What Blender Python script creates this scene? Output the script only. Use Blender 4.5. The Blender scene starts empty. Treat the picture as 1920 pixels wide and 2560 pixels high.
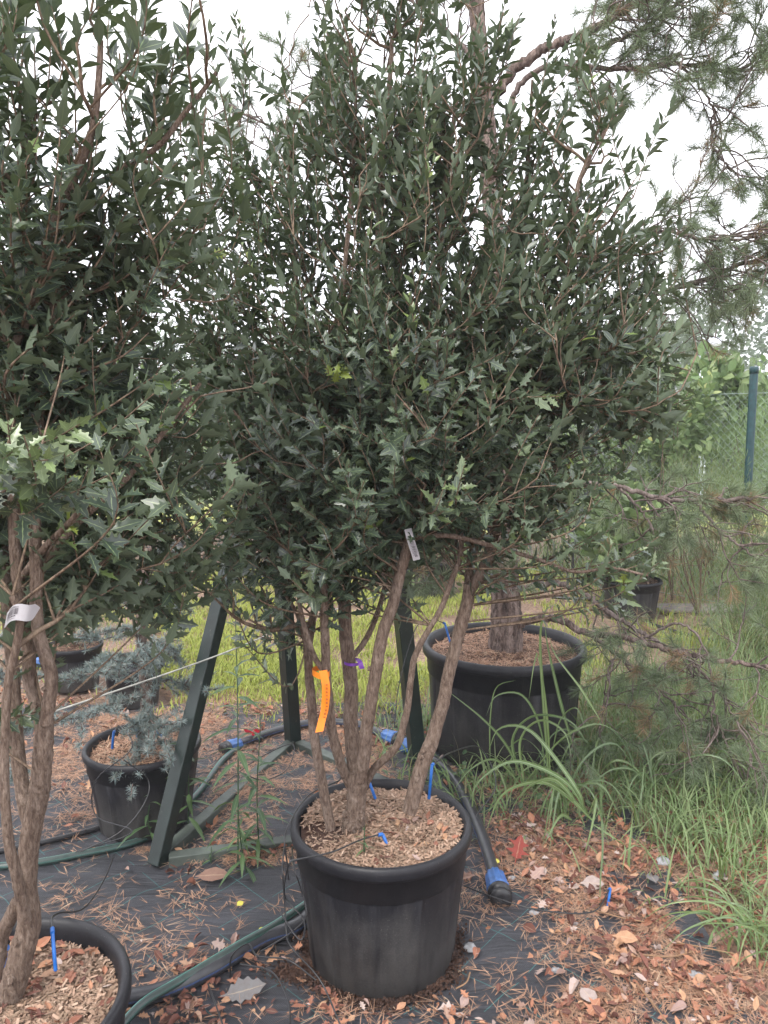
import bpy, math, random
import numpy as np
from mathutils import Vector
R = math.radians
rng = np.random.default_rng(7)
random.seed(7)
sc = bpy.context.scene
COL = sc.collection

# ---------------------------------------------------------------- camera
F = 1900.0
PITCH = R(6.5)
CH = 1.5
cam_d = bpy.data.cameras.new("camera")
cam = bpy.data.objects.new("camera", cam_d); COL.objects.link(cam)
cam.location = (0, 0, CH); cam.rotation_euler = (R(90) - PITCH, 0, 0)
cam_d.sensor_fit = 'VERTICAL'; cam_d.sensor_height = 36.0; cam_d.lens = 36.0 * F / 2560
cam_d.clip_start = 0.05; cam_d.clip_end = 500
sc.camera = cam
# ---------------------------------------------------------------- world
w = bpy.data.worlds.new("World"); sc.world = w; w.use_nodes = True
nt = w.node_tree; nt.nodes.clear()
wo = nt.nodes.new('ShaderNodeOutputWorld'); bg = nt.nodes.new('ShaderNodeBackground')
sky = nt.nodes.new('ShaderNodeTexSky'); sky.sky_type = 'NISHITA'; sky.sun_disc = False
sky.sun_elevation = R(52); sky.sun_rotation = R(-150); sky.air_density = 1; sky.dust_density = 3
tc = nt.nodes.new('ShaderNodeTexCoord'); nz = nt.nodes.new('ShaderNodeTexNoise')
nz.inputs['Scale'].default_value = 2.2; nz.inputs['Detail'].default_value = 4
rp = nt.nodes.new('ShaderNodeValToRGB')
rp.color_ramp.elements[0].position = .3; rp.color_ramp.elements[0].color = (7.6, 7.7, 8.2, 1)
rp.color_ramp.elements[1].position = .75; rp.color_ramp.elements[1].color = (9.6, 9.5, 9.8, 1)
mx = nt.nodes.new('ShaderNodeMix'); mx.data_type = 'RGBA'; mx.inputs[0].default_value = 0.9
nt.links.new(tc.outputs['Generated'], nz.inputs['Vector']); nt.links.new(nz.outputs['Fac'], rp.inputs['Fac'])
nt.links.new(sky.outputs['Color'], mx.inputs[6]); nt.links.new(rp.outputs['Color'], mx.inputs[7])
nt.links.new(mx.outputs[2], bg.inputs['Color']); bg.inputs['Strength'].default_value = 0.12
nt.links.new(bg.outputs[0], wo.inputs[0])
# ---------------------------------------------------------------- sun (veiled, overcast)
sl = bpy.data.lights.new("sun", 'SUN'); sl.energy = 1.3; sl.angle = R(16); sl.color = (1, .96, .9)
so = bpy.data.objects.new("sun", sl); COL.objects.link(so)
so.rotation_euler = (R(38), 0, R(-30))
# ---------------------------------------------------------------- exposure
sc.view_settings.view_transform = 'Standard'; sc.view_settings.look = 'None'
sc.view_settings.exposure = 1.36; sc.view_settings.gamma = 1
sc.cycles.max_bounces = 6; sc.cycles.diffuse_bounces = 4; sc.cycles.glossy_bounces = 2
sc.cycles.transmission_bounces = 4; sc.cycles.transparent_max_bounces = 4
sc.cycles.use_adaptive_sampling = True; sc.cycles.adaptive_threshold = 0.02

# ---------------------------------------------------------------- pixel <-> world measuring helpers
SP, CP = math.sin(PITCH), math.cos(PITCH)
def ray(u, v):
    a = (u - 960) / F; b = -(v - 1280) / F
    return np.array([a, CP + b * SP, -SP + b * CP])
def P(u, v, Y):
    d = ray(u, v); return np.array([0, 0, CH]) + d * (Y / d[1])
def G(u, v, z=0.0):
    d = ray(u, v); return np.array([0, 0, CH]) + d * ((z - CH) / d[2])
def PX(p):
    p = np.asarray(p, float); x = p[..., 0]; y = p[..., 1]; z = p[..., 2] - CH
    dep = y * CP - z * SP; up = y * SP + z * CP
    return 960 + F * x / dep, 1280 - F * up / dep

# ---------------------------------------------------------------- mesh helpers
def norm(a):
    a = np.asarray(a, float); return a / (np.linalg.norm(a, axis=-1, keepdims=True) + 1e-12)
class Acc:
    """collects geometry that becomes ONE mesh object"""
    def __init__(s): s.V = []; s.F3 = []; s.F4 = []; s.A = []; s.n = 0
    def add(s, V, Fc, A=None):
        V = np.asarray(V, float).reshape(-1, 3); Fc = np.asarray(Fc, int)
        if len(V) == 0 or len(Fc) == 0: return s
        (s.F3 if Fc.shape[1] == 3 else s.F4).append(Fc + s.n)
        s.V.append(V); s.n += len(V)
        if A is None: A = np.zeros((len(V), 3))
        s.A.append(np.asarray(A, float).reshape(-1, 3)); return s
    def build(s, name, mat, parent=None, smooth=True):
        V = np.concatenate(s.V); A = np.concatenate(s.A)
        me = bpy.data.meshes.new(name)
        f3 = np.concatenate(s.F3) if s.F3 else np.zeros((0, 3), int)
        f4 = np.concatenate(s.F4) if s.F4 else np.zeros((0, 4), int)
        nl = f3.size + f4.size; nf = len(f3) + len(f4)
        me.vertices.add(len(V)); me.loops.add(nl); me.polygons.add(nf)
        ob = bpy.data.objects.new(name, me)
        org = np.zeros(3)
        if parent is not None and parent.type == 'EMPTY':
            org = np.array(parent.location)
        elif parent is None:
            org = np.array([V[:, 0].mean(), V[:, 1].mean(), V[:, 2].min()])
            ob.location = org
        elif parent is not None:
            q = parent
            org = np.array(q.get('_org', (0, 0, 0)))
        me.vertices.foreach_set('co', (V - org).astype(np.float32).ravel())
        me.loops.foreach_set('vertex_index', np.concatenate([f3.ravel(), f4.ravel()]).astype(np.int32))
        st = np.concatenate([np.arange(len(f3)) * 3, f3.size + np.arange(len(f4)) * 4]).astype(np.int32)
        me.polygons.foreach_set('loop_start', st)
        me.polygons.foreach_set('use_smooth', np.full(nf, smooth))
        at = me.attributes.new('leaf', 'FLOAT_VECTOR', 'POINT')
        at.data.foreach_set('vector', A.astype(np.float32).ravel())
        me.update(calc_edges=True); me.validate()
        me.materials.append(mat)
        COL.objects.link(ob)
        if parent is not None: ob.parent = parent
        ob['_org'] = [float(c) for c in org]
        return ob
def thing(name, loc, label, cat, group=None):
    o = bpy.data.objects.new(name, None); COL.objects.link(o)
    o.empty_display_size = .1
    o.location = [float(c) for c in loc]; tag(o, label, cat, group); return o
def tag(o, label, cat, group=None, kind=None):
    if label: o['label'] = label
    if cat: o['category'] = cat
    if group: o['group'] = group
    if kind: o['kind'] = kind
    return o
def cr(pts, n):
    """Catmull-Rom through points (any dimension), n samples"""
    p = np.asarray(pts, float)
    if len(p) == 2:
        t = np.linspace(0, 1, n)[:, None]; return p[0] * (1 - t) + p[1] * t
    q = np.vstack([2 * p[0] - p[1], p, 2 * p[-1] - p[-2]])
    d = np.r_[0, np.cumsum(np.linalg.norm(np.diff(p[:, :3], axis=0), axis=1))]
    s = np.linspace(0, d[-1], n); k = np.clip(np.searchsorted(d, s, side='right') - 1, 0, len(p) - 2)
    t = ((s - d[k]) / np.maximum(d[k + 1] - d[k], 1e-9))[:, None]
    p0, p1, p2, p3 = q[k], q[k + 1], q[k + 2], q[k + 3]
    return .5 * (2 * p1 + (p2 - p0) * t + (2 * p0 - 5 * p1 + 4 * p2 - p3) * t ** 2 + (3 * p1 - p0 - 3 * p2 + p3) * t ** 3)
def tube(acc, pts, rad, sides=8, cap=True, rough=0.0, rnd=0.0):
    p = np.asarray(pts, float); n = len(p)
    r = np.full(n, rad, float) if np.isscalar(rad) else np.asarray(rad, float)
    T = np.gradient(p, axis=0); T = norm(T)
    ref = np.array([0, 0, 1.]) if abs(T[0][2]) < .9 else np.array([1., 0, 0])
    N = np.cross(T[0], ref); N /= np.linalg.norm(N)
    Ns = [N]
    for i in range(1, n):
        N = N - T[i] * np.dot(N, T[i]); N = N / (np.linalg.norm(N) + 1e-12); Ns.append(N)
    Ns = np.array(Ns); B = np.cross(T, Ns)
    a = np.arange(sides) / sides * 2 * math.pi
    rr = r[:, None] * np.ones((1, sides))
    if rough > 0:
        rr = rr * (1 + rough * rng.normal(size=(n, sides)))
    V = p[:, None] + rr[..., None] * (np.cos(a)[None, :, None] * Ns[:, None] + np.sin(a)[None, :, None] * B[:, None])
    A = np.zeros((n, sides, 3)); A[..., 0] = rnd; A[..., 1] = (np.arange(sides) / sides)[None]; A[..., 2] = np.linspace(0, 1, n)[:, None]
    i = np.arange(n - 1)[:, None]; j = np.arange(sides)[None]
    q = np.stack([i * sides + j, i * sides + (j + 1) % sides, (i + 1) * sides + (j + 1) % sides, (i + 1) * sides + j], -1).reshape(-1, 4)
    acc.add(V, q, A)
    if cap:
        for e, fl in ((0, 1), (n - 1, 0)):
            ring = V[e]; c = p[e]
            VV = np.vstack([ring, c]); f = np.array([[k, (k + 1) % sides, sides] for k in range(sides)])
            if fl: f = f[:, ::-1]
            acc.add(VV, f)
    return acc
def lathe(acc, prof, c, seg=96, rib=None, capb=True):
    prof = np.asarray(prof, float); n = len(prof); a = np.arange(seg) / seg * 2 * math.pi
    r = prof[:, 0][:, None] * np.ones((1, seg))
    if rib is not None: r = r + rib(a[None, :], prof[:, 1][:, None])
    V = np.stack([c[0] + r * np.cos(a), c[1] + r * np.sin(a), c[2] + prof[:, 1][:, None] * np.ones((1, seg))], -1)
    i = np.arange(n - 1)[:, None]; j = np.arange(seg)[None]
    q = np.stack([i * seg + j, i * seg + (j + 1) % seg, (i + 1) * seg + (j + 1) % seg, (i + 1) * seg + j], -1).reshape(-1, 4)
    A = np.zeros((n, seg, 3)); A[..., 2] = (prof[:, 1] / max(prof[:, 1].max(), 1e-6))[:, None]
    acc.add(V, q, A); return acc
def box(acc, c, s, rot=None, bev=0.0):
    """box centred at c with half sizes s, rot = 3x3 whose columns are its axes; chamfered along its long edges"""
    s = np.asarray(s, float); M = np.eye(3) if rot is None else rot
    b = bev if bev else min(s) * .06
    vs = []
    fs = []
    # 8 corners with chamfer: 24 vertices
    idx = {}
    for sx in (-1, 1):
        for sy in (-1, 1):
            for sz in (-1, 1):
                for ax in range(3):
                    o = np.array([sx, sy, sz], float) * s
                    for k in range(3):
                        if k != ax: o[k] -= [sx, sy, sz][k] * b
                    idx[(sx, sy, sz, ax)] = len(vs); vs.append(o)
    q4 = []; q3 = []
    for ax in range(3):
        o1, o2 = [k for k in range(3) if k != ax]
        for sg in (-1, 1):
            f = []
            for a, bb in ((-1, -1), (1, -1), (1, 1), (-1, 1)):
                k = [0, 0, 0]; k[ax] = sg; k[o1] = a; k[o2] = bb; f.append(idx[(*k, ax)])
            q4.append(f)
    for ax in range(3):
        o1, o2 = [k for k in range(3) if k != ax]
        for a in (-1, 1):
            for bb in (-1, 1):
                k0 = [0, 0, 0]; k1 = [0, 0, 0]
                k0[ax] = -1; k1[ax] = 1; k0[o1] = k1[o1] = a; k0[o2] = k1[o2] = bb
                q4.append([idx[(*k0, o1)], idx[(*k1, o1)], idx[(*k1, o2)], idx[(*k0, o2)]])
    for sx in (-1, 1):
        for sy in (-1, 1):
            for sz in (-1, 1): q3.append([idx[(sx, sy, sz, a)] for a in range(3)])
    V = np.array(vs)
    def orient(fl):
        out = []
        for f in fl:
            p = V[f]; n = np.cross(p[1] - p[0], p[2] - p[0])
            out.append(f if np.dot(n, p.mean(0)) > 0 else f[::-1])
        return np.array(out)
    W = V @ M.T + np.asarray(c)
    n0 = acc.n
    acc.add(W, orient(q4)); acc.F3.append(orient(q3) + n0); return acc
def bar(acc, a, b, wx, wy, up=(0, 0, 1)):
    a = np.asarray(a, float); b = np.asarray(b, float); d = b - a; L = np.linalg.norm(d); d /= L
    x = np.cross(up, d); x = x / np.linalg.norm(x) if np.linalg.norm(x) > 1e-4 else np.array([1., 0, 0])
    y = np.cross(d, x)
    return box(acc, (a + b) / 2, (wx / 2, wy / 2, L / 2), np.stack([x, y, d], 1), bev=.0025)
def frames(d, n):
    d = norm(d); n = n - d * np.sum(n * d, -1, keepdims=True); n = norm(n); y = np.cross(n, d)
    return np.stack([d, y, n], -1)
def inst(acc, tV, tF, tA, pos, M, scale, rnd):
    """stamp a template (x = length, y = width, z = normal) N times"""
    N = len(pos); nv = len(tV)
    if N == 0: return acc
    sc3 = np.asarray(scale, float)
    if sc3.ndim == 1: sc3 = np.stack([sc3] * 3, -1)
    V = np.einsum('nij,nvj->nvi', M, tV[None] * sc3[:, None]) + pos[:, None]
    A = np.zeros((N, nv, 3)); A[..., 0] = np.asarray(rnd)[:, None]; A[..., 1:] = tA[None]
    Fc = (tF[None] + (np.arange(N) * nv)[:, None, None]).reshape(-1, tF.shape[1])
    acc.add(V.reshape(-1, 3), Fc, A.reshape(-1, 3)); return acc
def leaf_tmpl(out, fold=.25, curl=-.12, spine=0.0):
    """out: [(t, halfwidth)]; strips either side of the midrib"""
    out = np.asarray(out, float); n = len(out); wm = out[:, 1].max()
    V = []; A = []
    for t, h in out:
        z = curl * t * t
        tw = h / wm
        for sgn in (-1, 0, 1):
            V.append((t, sgn * h, z + abs(sgn) * (fold * h + spine * (tw ** 3) * (.02 if tw > .6 else 0))))
            A.append((abs(sgn) * 1.0, t))
    V = np.array(V); Fc = []
    for i in range(n - 1):
        a = i * 3; b = a + 3
        Fc += [[a, b, b + 1, a + 1], [a + 1, b + 1, b + 2, a + 2]]
    return V, np.array(Fc), np.array(A)
SPINY = leaf_tmpl([(0, .012), (.10, .015), (.20, .07), (.27, .27), (.34, .13), (.42, .15), (.50, .30), (.57, .14), (.64, .13), (.72, .24), (.78, .10), (.86, .08), (1.04, .0)], fold=.35, curl=-.10)
SPINY2 = leaf_tmpl([(0, .012), (.12, .02), (.22, .10), (.33, .22), (.40, .15), (.52, .17), (.62, .25), (.68, .13), (.85, .10), (1.04, .0)], fold=.3, curl=.05)
LANCE = leaf_tmpl([(0, .01), (.12, .03), (.28, .12), (.48, .17), (.68, .135), (.86, .055), (1, 0)], fold=.3, curl=-.10)
OVAL = leaf_tmpl([(0, .012), (.12, .05), (.3, .2), (.55, .26), (.8, .17), (1, 0)], fold=.15, curl=-.08)
LONG = leaf_tmpl([(0, .01), (.15, .05), (.4, .085), (.7, .06), (1, 0)], fold=.2, curl=-.3)
MAPLE = leaf_tmpl([(-.35, .01), (0, .02), (.05, .22), (.18, .16), (.25, .5), (.36, .22), (.5, .17), (.62, .42), (.70, .18), (.85, .12), (1, 0)], fold=.2, curl=.15)
CHIP = (np.array([(0, -.15, .05), (1, -.12, .07), (.95, .15, .1), (.05, .12, .12)]), np.array([[0, 1, 2, 3]]), np.zeros((4, 2)))
NEEDLE = (np.array([(0, -.012, 0), (0, .012, 0), (.55, .012, .03), (.55, -.012, .03), (1, 0, 0)]), None, None)
def needle_t(hw, bend):
    V = np.array([(0, -hw, 0), (0, hw, 0), (.55, hw * .9, bend * .4), (.55, -hw * .9, bend * .4), (1, hw * .3, bend), (1, -hw * .3, bend)])
    return V, np.array([[0, 1, 2, 3], [3, 2, 4, 5]]), np.array([(0, 0), (0, 0), (0, .5), (0, .5), (0, 1), (0, 1)])
N1 = needle_t(.012, -.08); N2 = needle_t(.045, .03)
def blades(acc, base, az, L, W, th0, bend, seg=4, rnd=None, fold=.0):
    """curved grass blades: base (N,3), heading az, start lean th0 from vertical, bend added towards the tip"""
    N = len(base); t = np.linspace(0, 1, seg + 1)
    th = th0[:, None] + bend[:, None] * t[None] ** 1.3
    dl = (L / seg)[:, None]
    hx = np.cumsum(np.concatenate([np.zeros((N, 1)), np.sin(th[:, :-1]) * dl], 1), 1)
    hz = np.cumsum(np.concatenate([np.zeros((N, 1)), np.cos(th[:, :-1]) * dl], 1), 1)
    ca, sa = np.cos(az)[:, None], np.sin(az)[:, None]
    C = np.stack([base[:, 0:1] + hx * ca, base[:, 1:2] + hx * sa, base[:, 2:3] + hz], -1)
    C[..., 2] = np.maximum(C[..., 2], .004)
    wd = W[:, None] * (np.minimum(1, .45 + t * 3) * (1 - t ** 2.2) + .02)[None]
    S = np.stack([-sa * np.ones_like(wd), ca * np.ones_like(wd), np.zeros_like(wd)], -1)
    if fold:
        V = np.stack([C - S * wd[..., None], C + S * wd[..., None]], 2)
    else:
        V = np.stack([C - S * wd[..., None], C + S * wd[..., None]], 2)
    nv = (seg + 1) * 2; i = np.arange(seg) * 2
    f = np.stack([i, i + 1, i + 3, i + 2], -1)
    Fc = (f[None] + (np.arange(N) * nv)[:, None, None]).reshape(-1, 4)
    A = np.zeros((N, seg + 1, 2, 3)); A[..., 0] = (rng.random(N) if rnd is None else rnd)[:, None, None]
    A[:, :, 0, 1] = -1; A[:, :, 1, 1] = 1; A[..., 2] = t[None, :, None]
    acc.add(V.reshape(-1, 3), Fc, A.reshape(-1, 3)); return acc

# ---------------------------------------------------------------- materials
def mat_base(name):
    m = bpy.data.materials.new(name); m.use_nodes = True; t = m.node_tree
    b = t.nodes['Principled BSDF']; return m, t, b, t.nodes['Material Output']
def N(t, ty, **k):
    n = t.nodes.new(ty)
    for a, v in k.items(): setattr(n, a, v)
    return n
def ramp(t, stops, interp='LINEAR'):
    r = N(t, 'ShaderNodeValToRGB'); r.color_ramp.interpolation = interp; e = r.color_ramp.elements
    while len(e) < len(stops): e.new(.5)
    for i, (p, c) in enumerate(stops):
        e[i].position = p; e[i].color = (*c, 1) if len(c) == 3 else c
    return r
def mixc(t, fac, a, b, mode='MIX'):
    m = N(t, 'ShaderNodeMix', data_type='RGBA', blend_type=mode)
    for s, v in ((0, fac), (6, a), (7, b)):
        if hasattr(v, 'links') or hasattr(v, 'is_linked'): t.links.new(v, m.inputs[s])
        elif isinstance(v, (int, float)): m.inputs[s].default_value = v
        else: m.inputs[s].default_value = (*v, 1)
    return m.outputs[2]
def math_(t, op, a, b=0.0, c=None):
    m = N(t, 'ShaderNodeMath', operation=op)
    for s, v in enumerate((a, b) if c is None else (a, b, c)):
        if hasattr(v, 'is_linked'): t.links.new(v, m.inputs[s])
        else: m.inputs[s].default_value = v
    return m.outputs[0]
def attr(t):
    a = N(t, 'ShaderNodeAttribute', attribute_name='leaf'); s = N(t, 'ShaderNodeSeparateXYZ')
    t.links.new(a.outputs['Vector'], s.inputs[0]); return s.outputs
def noise(t, scale, detail=4, vec=None, rough=.55, dist=0):
    n = N(t, 'ShaderNodeTexNoise'); n.inputs['Scale'].default_value = scale; n.inputs['Detail'].default_value = detail
    n.inputs['Roughness'].default_value = rough; n.inputs['Distortion'].default_value = dist
    if vec is None:
        tc = N(t, 'ShaderNodeTexCoord'); vec = tc.outputs['Object']
    t.links.new(vec, n.inputs['Vector']); return n.outputs['Fac']
def scaled(t, sx, sy, sz, rot=0.0):
    tc = N(t, 'ShaderNodeTexCoord'); mp = N(t, 'ShaderNodeMapping'); t.links.new(tc.outputs['Object'], mp.inputs['Vector'])
    mp.inputs['Scale'].default_value = (sx, sy, sz); mp.inputs['Rotation'].default_value = (0, 0, rot); return mp.outputs[0]
def bump(t, b, h, dist, strength=1.0):
    n = N(t, 'ShaderNodeBump'); n.inputs['Distance'].default_value = dist; n.inputs['Strength'].default_value = strength
    t.links.new(h, n.inputs['Height']); t.links.new(n.outputs[0], b.inputs['Normal']); return n
def foliage(name, stops, rough=.35, back=(.12, .17, .08), rib=(.2, .3, .12), ribw=.07, edge=.25, trans=.25, spec=.5):
    m, t, b, out = mat_base(name); a = attr(t)
    c = ramp(t, stops); t.links.new(a[0], c.inputs['Fac'])
    nn = noise(t, 18, 3)
    col = mixc(t, math_(t, 'MULTIPLY', nn, .5), c.outputs[0], (.02, .03, .02))
    absS = math_(t, 'ABSOLUTE', a[1])
    ribf = math_(t, 'LESS_THAN', absS, ribw); 
    col = mixc(t, math_(t, 'MULTIPLY', ribf, .75), col, rib)
    ed = math_(t, 'GREATER_THAN', absS, .9)
    col = mixc(t, math_(t, 'MULTIPLY', ed, edge), col, rib)
    geo = N(t, 'ShaderNodeNewGeometry')
    col = mixc(t, math_(t, 'MULTIPLY', geo.outputs['Backfacing'], .8), col, back)
    t.links.new(col, b.inputs['Base Color']); 
    t.links.new(math_(t, 'ADD', math_(t, 'MULTIPLY', geo.outputs['Backfacing'], .3), rough), b.inputs['Roughness'])
    b.inputs['Specular IOR Level'].default_value = spec
    tr = N(t, 'ShaderNodeBsdfTranslucent'); t.links.new(mixc(t, .5, col, (.16, .26, .04)), tr.inputs['Color'])
    ms = N(t, 'ShaderNodeMixShader'); ms.inputs[0].default_value = trans
    t.links.new(b.outputs[0], ms.inputs[1]); t.links.new(tr.outputs[0], ms.inputs[2]); t.links.new(ms.outputs[0], out.inputs[0])
    return m
M = {}
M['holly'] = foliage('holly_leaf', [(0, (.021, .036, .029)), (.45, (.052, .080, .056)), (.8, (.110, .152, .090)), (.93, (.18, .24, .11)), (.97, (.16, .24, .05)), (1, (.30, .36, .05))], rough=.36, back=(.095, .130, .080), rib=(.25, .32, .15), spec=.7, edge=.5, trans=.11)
M['pine'] = foliage('pine_needle', [(0, (.16, .21, .12)), (.6, (.24, .30, .17)), (.86, (.33, .38, .24)), (.9, (.32, .17, .09)), (1, (.40, .22, .12))], rough=.5, back=(.12, .16, .09), ribw=0, edge=0, trans=.15)
M['cedar'] = foliage('cedar_needle', [(0, (.17, .195, .175)), (.6, (.29, .32, .295)), (1, (.47, .50, .47))], rough=.55, back=(.2, .27, .28), ribw=0, edge=0, trans=.1)
M['shrub'] = foliage('shrub_leaf', [(0, (.07, .12, .04)), (.6, (.12, .18, .06)), (.9, (.20, .28, .09)), (1, (.32, .38, .12))], rough=.45, back=(.14, .2, .09), rib=(.2, .28, .12))
M['fine'] = foliage('fine_needle', [(0, (.12, .16, .06)), (.7, (.20, .24, .09)), (1, (.34, .34, .12))], rough=.55, back=(.14, .2, .09), ribw=0, edge=0)
M['vine'] = foliage('vine_leaf', [(0, (.12, .18, .07)), (.6, (.20, .27, .11)), (.85, (.29, .36, .14)), (1, (.52, .48, .10))], rough=.5, back=(.2, .3, .14), rib=(.25, .36, .15))
M['far'] = foliage('far_leaf', [(0, (.12, .16, .11)), (1, (.22, .27, .19))], rough=.6, back=(.2, .25, .18), ribw=0, edge=0)
M['lawn'] = foliage('lawn_blade', [(0, (.22, .28, .06)), (.5, (.38, .43, .085)), (.8, (.56, .55, .12)), (1, (.62, .50, .22))], rough=.5, back=(.36, .41, .09), ribw=0, edge=0, trans=.35)
M['weed'] = foliage('weed_blade', [(0, (.12, .19, .06)), (.45, (.23, .32, .10)), (.6, (.36, .40, .17)), (.72, (.50, .43, .26)), (1, (.55, .46, .30))], rough=.4, back=(.16, .24, .1), rib=(.4, .46, .3), ribw=.05, edge=0, trans=.3)
M['broad'] = foliage('broad_blade', [(0, (.10, .17, .065)), (.5, (.15, .23, .09)), (1, (.21, .30, .10))], rough=.33, back=(.2, .3, .12), rib=(.45, .52, .35), ribw=.09, edge=.2, trans=.3)
M['willow'] = foliage('willow_leaf', [(0, (.045, .095, .045)), (.6, (.07, .13, .055)), (1, (.12, .2, .07))], rough=.4, back=(.1, .16, .08), rib=(.16, .24, .12))
def bark(name, c1, c2, c3, sc_=60, st=.12, dist=.003):
    m, t, b, out = mat_base(name)
    n1 = noise(t, sc_, 6, scaled(t, 1, 1, st), .65, .4); n2 = noise(t, 9, 3)
    c = ramp(t, [(.36, c1), (.50, c2), (.64, c3)]); t.links.new(n1, c.inputs['Fac'])
    col = mixc(t, math_(t, 'MULTIPLY', n2, .35), c.outputs[0], c2, 'MIX'); pt = ramp(t, [(.52, (0, 0, 0)), (.62, (1, 1, 1))]); t.links.new(noise(t, 22, 5, scaled(t, 1, 1, .5), .7), pt.inputs['Fac']); col = mixc(t, math_(t, 'MULTIPLY', pt.outputs[0], .38), col, tuple(min(1, x * 1.25 + .03) for x in c3))
    col = mixc(t, math_(t, 'MULTIPLY', math_(t, 'GREATER_THAN', noise(t, sc_ * 2.2, 5, scaled(t, 1, 1, .16), .7), .56), .45), col, c1)
    kn = ramp(t, [(.28, (1, 1, 1)), (.34, (0, 0, 0))]); t.links.new(noise(t, 14, 3), kn.inputs['Fac']); col = mixc(t, math_(t, 'MULTIPLY', kn.outputs[0], .7), col, c1)
    t.links.new(col, b.inputs['Base Color'])
    b.inputs['Roughness'].default_value = .85; b.inputs['Specular IOR Level'].default_value = .2
    bump(t, b, n1, dist, .9); return m
M['bark'] = bark('grey_bark', (.080, .054, .042), (.170, .122, .094), (.26, .20, .16), 170, .28, .012)
M['twig'] = bark('twig_bark', (.07, .048, .036), (.14, .10, .072), (.24, .175, .12), 120, .3, .001)
M['pinebark'] = bark('pine_bark', (.030, .022, .019), (.15, .11, .095), (.30, .23, .20), 38, .25, .03)
M['pinetwig'] = bark('pine_twig_bark', (.06, .045, .04), (.13, .10, .09), (.22, .18, .16), 90, .3, .002)
def plain(name, col, rough=.5, metal=0, spec=.5, var=.3, scale=30, bd=0.0):
    m, t, b, out = mat_base(name); n = noise(t, scale, 5)
    d = tuple(c * (1 - var) for c in col); l = tuple(min(1, c * (1 + var)) for c in col)
    c = ramp(t, [(.3, d), (.7, l)]); t.links.new(n, c.inputs['Fac']); t.links.new(c.outputs[0], b.inputs['Base Color'])
    b.inputs['Roughness'].default_value = rough; b.inputs['Metallic'].default_value = metal; b.inputs['Specular IOR Level'].default_value = spec
    if bd: bump(t, b, n, bd, .6)
    return m
# black nursery plastic: dusty, scuffed, water-streaked
def pot_mat():
    m, t, b, out = mat_base('black_plastic'); a = attr(t)
    st = noise(t, 26, 5, scaled(t, 1, 1, .14), .6); fn = noise(t, 240, 3); big = noise(t, 7, 5, None, .65, .6)
    dust = math_(t, 'MULTIPLY', math_(t, 'SUBTRACT', 1.25, math_(t, 'POWER', a[2], .8)), math_(t, 'ADD', math_(t, 'MULTIPLY', big, .75), math_(t, 'MULTIPLY', fn, .35)))
    dust = math_(t, 'MULTIPLY', dust, math_(t, 'ADD', .35, st))
    dr = ramp(t, [(.22, (0, 0, 0)), (.50, (1, 1, 1))]); t.links.new(dust, dr.inputs['Fac'])
    base = mixc(t, st, (.007, .007, .010), (.019, .019, .023))
    col = mixc(t, math_(t, 'MULTIPLY', dr.outputs[0], .62), base, (.10, .095, .09))
    gr = noise(t, 420, 4, scaled(t, 1, 1, .5), .75); col = mixc(t, math_(t, 'MULTIPLY', math_(t, 'MULTIPLY', gr, gr), .8), col, (.002, .002, .003))
    mud = ramp(t, [(.60, (0, 0, 0)), (.66, (1, 1, 1))]); mt_ = math_(t, 'ADD', math_(t, 'MULTIPLY', noise(t, 34, 6, None, .75), .75), math_(t, 'MULTIPLY', math_(t, 'SUBTRACT', .30, a[2]), .45)); t.links.new(mt_, mud.inputs['Fac'])
    col = mixc(t, math_(t, 'MULTIPLY', mud.outputs[0], .6), col, (.16, .15, .135))
    sp = ramp(t, [(.68, (0, 0, 0)), (.71, (1, 1, 1))]); t.links.new(fn, sp.inputs['Fac'])
    col = mixc(t, math_(t, 'MULTIPLY', sp.outputs[0], .25), col, (.25, .23, .2))
    t.links.new(col, b.inputs['Base Color'])
    t.links.new(math_(t, 'ADD', math_(t, 'MULTIPLY', big, .4), .3), b.inputs['Roughness'])
    b.inputs['Specular IOR Level'].default_value = .38; bump(t, b, math_(t, 'ADD', st, math_(t, 'MULTIPLY', fn, .2)), .0015, .7); return m
M['pot'] = pot_mat()
M['frame'] = plain('green_steel', (.010, .018, .016), .36, 0, .5, .35, 14, .0006)
M['railmat'] = plain('weathered_green_steel', (.06, .072, .063), .6, 0, .4, .55, 10, .001)
M['pegblue'] = plain('blue_plastic', (.015, .12, .42), .35)
M['fitblue'] = plain('fitting_blue', (.05, .13, .34), .4)
M['blackp'] = plain('black_fitting', (.02, .02, .022), .4)
M['tubeb'] = plain('black_tube', (.018, .018, .02), .35)
M['white'] = plain('white_card', (.38, .37, .39), .45, 0, .4, .04, 8)
M['ink'] = plain('black_ink', (.06, .05, .06), .7)
M['orange'] = plain('orange_tape', (.95, .27, .02), .4, 0, .4, .08, 20)
M['orangeink'] = plain('orange_ink', (.62, .16, .02), .6)
M['purple'] = plain('purple_tape', (.17, .05, .36), .5)
M['red'] = plain('red_valve', (.70, .04, .07), .4)
M['post'] = plain('green_post', (.010, .045, .052), .45)
M['wire'] = plain('fence_wire', (.26, .33, .30), .5)
M['cord'] = plain('white_cord', (.34, .34, .31), .6)
M['stone'] = plain('stone_grey', (.28, .28, .29), .8, 0, .3, .3, 60, .003)
M['lamp'] = plain('lamp_white', (.62, .66, .75), .4)
M['bag'] = plain('pale_slab', (.20, .17, .17), .7)
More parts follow.
